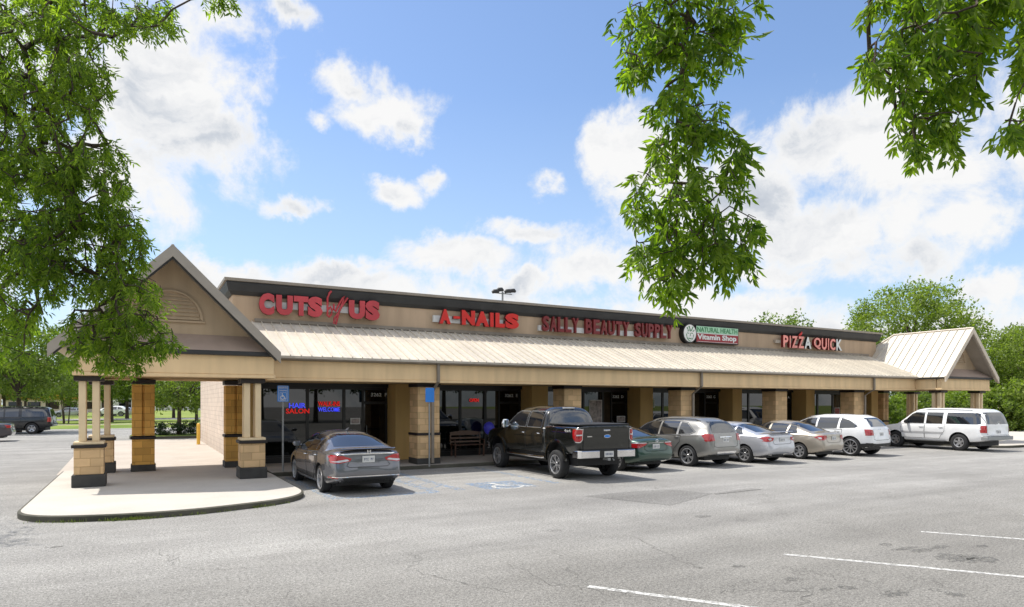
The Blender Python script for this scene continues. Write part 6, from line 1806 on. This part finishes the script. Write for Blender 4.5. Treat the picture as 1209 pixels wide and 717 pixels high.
# direction in a frame whose y axis is the mean view heading (a plain rotation of the sky)
fw = Vector((FX, FY, 0)); rt = Vector((FY, -FX, 0))
def dot3(v): 
    n = N(nt, 'ShaderNodeVectorMath', operation='DOT_PRODUCT'); L(nt, D_, n.inputs[0]); n.inputs[1].default_value = v; return n.outputs['Value']
az = mth(nt, 'ARCTAN2', dot3(rt), dot3(fw)); sp = N(nt, 'ShaderNodeSeparateXYZ'); L(nt, D_, sp.inputs[0])
el = mth(nt, 'ARCSINE', mth(nt, 'MINIMUM', mth(nt, 'MAXIMUM', sp.outputs[2], -1), 1))
AE = N(nt, 'ShaderNodeCombineXYZ'); L(nt, az, AE.inputs[0]); L(nt, el, AE.inputs[1])
def wn(scale, det, rough, vec, dist=0.):
    n = N(nt, 'ShaderNodeTexNoise'); n.inputs['Scale'].default_value = scale; n.inputs['Detail'].default_value = det; n.inputs['Roughness'].default_value = rough; n.inputs['Distortion'].default_value = dist
    L(nt, vec, n.inputs['Vector']); return n
# cumulus banks: (u,v centre, half sizes in px, strength)
blobs = [(190, 100, 110, 105, 1.0), (265, 175, 62, 62, .95), (130, 215, 110, 70, .8), (350, 12, 38, 22, .8), (250, 20, 60, 50, .7), (60, 60, 130, 120, .6), (415, 85, 42, 26, .8), (440, 125, 52, 26, .85), (480, 150, 22, 22, .7), (378, 140, 18, 14, .6), (452, 232, 34, 21, 1.0), (505, 215, 16, 13, .7),
         (620, 275, 58, 20, 1.0), (255, 325, 70, 20, .9), (400, 328, 60, 18, 1.0), (530, 312, 75, 28, 1.0), (700, 325, 75, 30, 1.0), (620, 340, 60, 18, .8), (697, 170, 24, 36, .85), (760, 185, 56, 62, 1.0), (655, 212, 14, 12, .45), (820, 250, 80, 70, 1.0), (895, 210, 80, 75, 1.0), (1000, 170, 110, 68, 1.0),
         (1090, 190, 110, 60, 1.0), (980, 270, 150, 50, 1.0), (1130, 270, 70, 34, .9), (1080, 310, 60, 22, .8), (880, 365, 80, 20, .9), (1180, 345, 60, 18, .9), (980, 385, 60, 16, .8), (790, 330, 60, 24, .7), (1120, 120, 90, 60, .5), (345, 255, 32, 13, .75), (1250, 150, 90, 60, .8), (-150, 200, 250, 200, .9), (1500, 250, 200, 150, .9), (165, 262, 60, 14, .5), (150, 345, 80, 20, .6), (430, 365, 240, 42, .95), (760, 385, 260, 42, .9), (1060, 385, 200, 28, .8), (900, 320, 150, 22, .7), (660, 300, 40, 30, .6)]
warp = wn(5., 6, .6, AE.outputs[0]); 
wsub = N(nt, 'ShaderNodeVectorMath', operation='SUBTRACT'); L(nt, warp.outputs[1], wsub.inputs[0]); wsub.inputs[1].default_value = (.5, .5, .5)
wsc = N(nt, 'ShaderNodeVectorMath', operation='SCALE'); L(nt, wsub.outputs[0], wsc.inputs[0]); wsc.inputs[3].default_value = .17
AEw = N(nt, 'ShaderNodeVectorMath', operation='ADD'); L(nt, AE.outputs[0], AEw.inputs[0]); L(nt, wsc.outputs[0], AEw.inputs[1])
acc = None
for u, v, a, b, s_ in blobs:
    x = (u - 604.5) / FPX; c_az = math.atan(x); c_el = math.atan((V0 - v) / FPX * cos(c_az))
    sx = a / FPX * cos(c_az) ** 2; sy = b / FPX * cos(c_az) * cos(c_el) ** 2
    n1 = N(nt, 'ShaderNodeVectorMath', operation='SUBTRACT'); L(nt, AEw.outputs[0], n1.inputs[0]); n1.inputs[1].default_value = (c_az, c_el, 0)
    n2 = N(nt, 'ShaderNodeVectorMath', operation='MULTIPLY'); L(nt, n1.outputs[0], n2.inputs[0]); n2.inputs[1].default_value = (1 / sx, 1 / sy, 0)
    n3 = N(nt, 'ShaderNodeVectorMath', operation='LENGTH'); L(nt, n2.outputs[0], n3.inputs[0])
    d = mth(nt, 'MULTIPLY', mth(nt, 'SUBTRACT', 1.25, n3.outputs['Value']), s_)
    acc = d if acc is None else mth(nt, 'SMOOTH_MAX', acc, d, .2)
acc = mth(nt, 'MAXIMUM', acc, -1.)
f1 = wn(9., 12, .66, AE.outputs[0], .25); f2 = wn(2.2, 8, .6, D_, .2)
# unseen sky: noise cumulus, made dense and bright as added facade fill
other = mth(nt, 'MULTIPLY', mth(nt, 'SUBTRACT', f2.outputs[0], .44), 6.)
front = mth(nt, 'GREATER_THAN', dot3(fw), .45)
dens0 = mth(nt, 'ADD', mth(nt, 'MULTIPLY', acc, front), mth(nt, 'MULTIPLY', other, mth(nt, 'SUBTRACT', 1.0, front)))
dens = mth(nt, 'ADD', dens0, mth(nt, 'MULTIPLY', mth(nt, 'SUBTRACT', f1.outputs[0], .5), 3.0))
cov = N(nt, 'ShaderNodeMapRange', interpolation_type='SMOOTHSTEP'); L(nt, dens, cov.inputs[0]); cov.inputs[1].default_value = -.10; cov.inputs[2].default_value = .70
# cloud shading: thick cores slightly grey, edges white
fm = N(nt, 'ShaderNodeVectorMath', operation='MULTIPLY'); L(nt, AEw.outputs[0], fm.inputs[0]); fm.inputs[1].default_value = (1, 2.6, 1)
f3 = wn(4.2, 9, .58, fm.outputs[0])
f4 = wn(13, 6, .6, AEw.outputs[0])
thick = N(nt, 'ShaderNodeMapRange', interpolation_type='SMOOTHSTEP'); L(nt, dens, thick.inputs[0]); thick.inputs[1].default_value = .2; thick.inputs[2].default_value = 1.3
f3s = N(nt, 'ShaderNodeMapRange', interpolation_type='SMOOTHSTEP'); L(nt, f3.outputs[0], f3s.inputs[0]); f3s.inputs[1].default_value = .36; f3s.inputs[2].default_value = .68
core = mth(nt, 'ADD', mth(nt, 'MULTIPLY', thick.outputs[0], mth(nt, 'ADD', mth(nt, 'MULTIPLY', f3s.outputs[0], .85), .04)), mth(nt, 'MULTIPLY', mth(nt, 'SUBTRACT', f4.outputs[0], .5), .35))
K = 1 / .12
shade = ramp(nt, core, [(.08, (1.0, 1.0, 1.0, 1)), (.36, (.87, .885, .91, 1)), (.62, (.69, .73, .79, 1)), (.9, (.56, .61, .69, 1))])
sc_ = N(nt, 'ShaderNodeVectorMath', operation='SCALE'); L(nt, shade, sc_.inputs[0]); L(nt, mth(nt, 'MULTIPLY', mth(nt, 'SUBTRACT', 1.30, mth(nt, 'MULTIPLY', front, .35)), K), sc_.inputs[3])  # out-of-view clouds boosted above the visible ones to light the facade
skyt = N(nt, 'ShaderNodeVectorMath', operation='MULTIPLY'); L(nt, sky.outputs[0], skyt.inputs[0]); skyt.inputs[1].default_value = SKYTINT
haze = ramp(nt, sp.outputs[2], [(.0, gray(.60)), (.42, gray(.0))])
skyh = mixc(nt, haze, skyt.outputs[0], (.60 * K, .76 * K, .93 * K, 1))
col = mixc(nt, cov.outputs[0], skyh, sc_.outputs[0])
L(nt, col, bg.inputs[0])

cam = bpy.data.cameras.new('camera'); co = bpy.data.objects.new('camera', cam); COL.objects.link(co)
co.location = (0, 0, CAMH); co.rotation_euler = (pi / 2, 0, -atan2(FX, FY))
cam.sensor_width = 36; cam.lens = FPX / 1209 * 36; cam.shift_y = (V0 - 358.5) / 1209; cam.clip_start = .05; cam.clip_end = 3000
SC.camera = co
SC.view_settings.view_transform = 'Standard'; SC.view_settings.look = 'None'; SC.view_settings.exposure = 0; SC.view_settings.gamma = 1
SC.render.engine = 'CYCLES'
SC.cycles.max_bounces = 8; SC.cycles.transparent_max_bounces = 8; SC.cycles.sample_clamp_indirect = 6
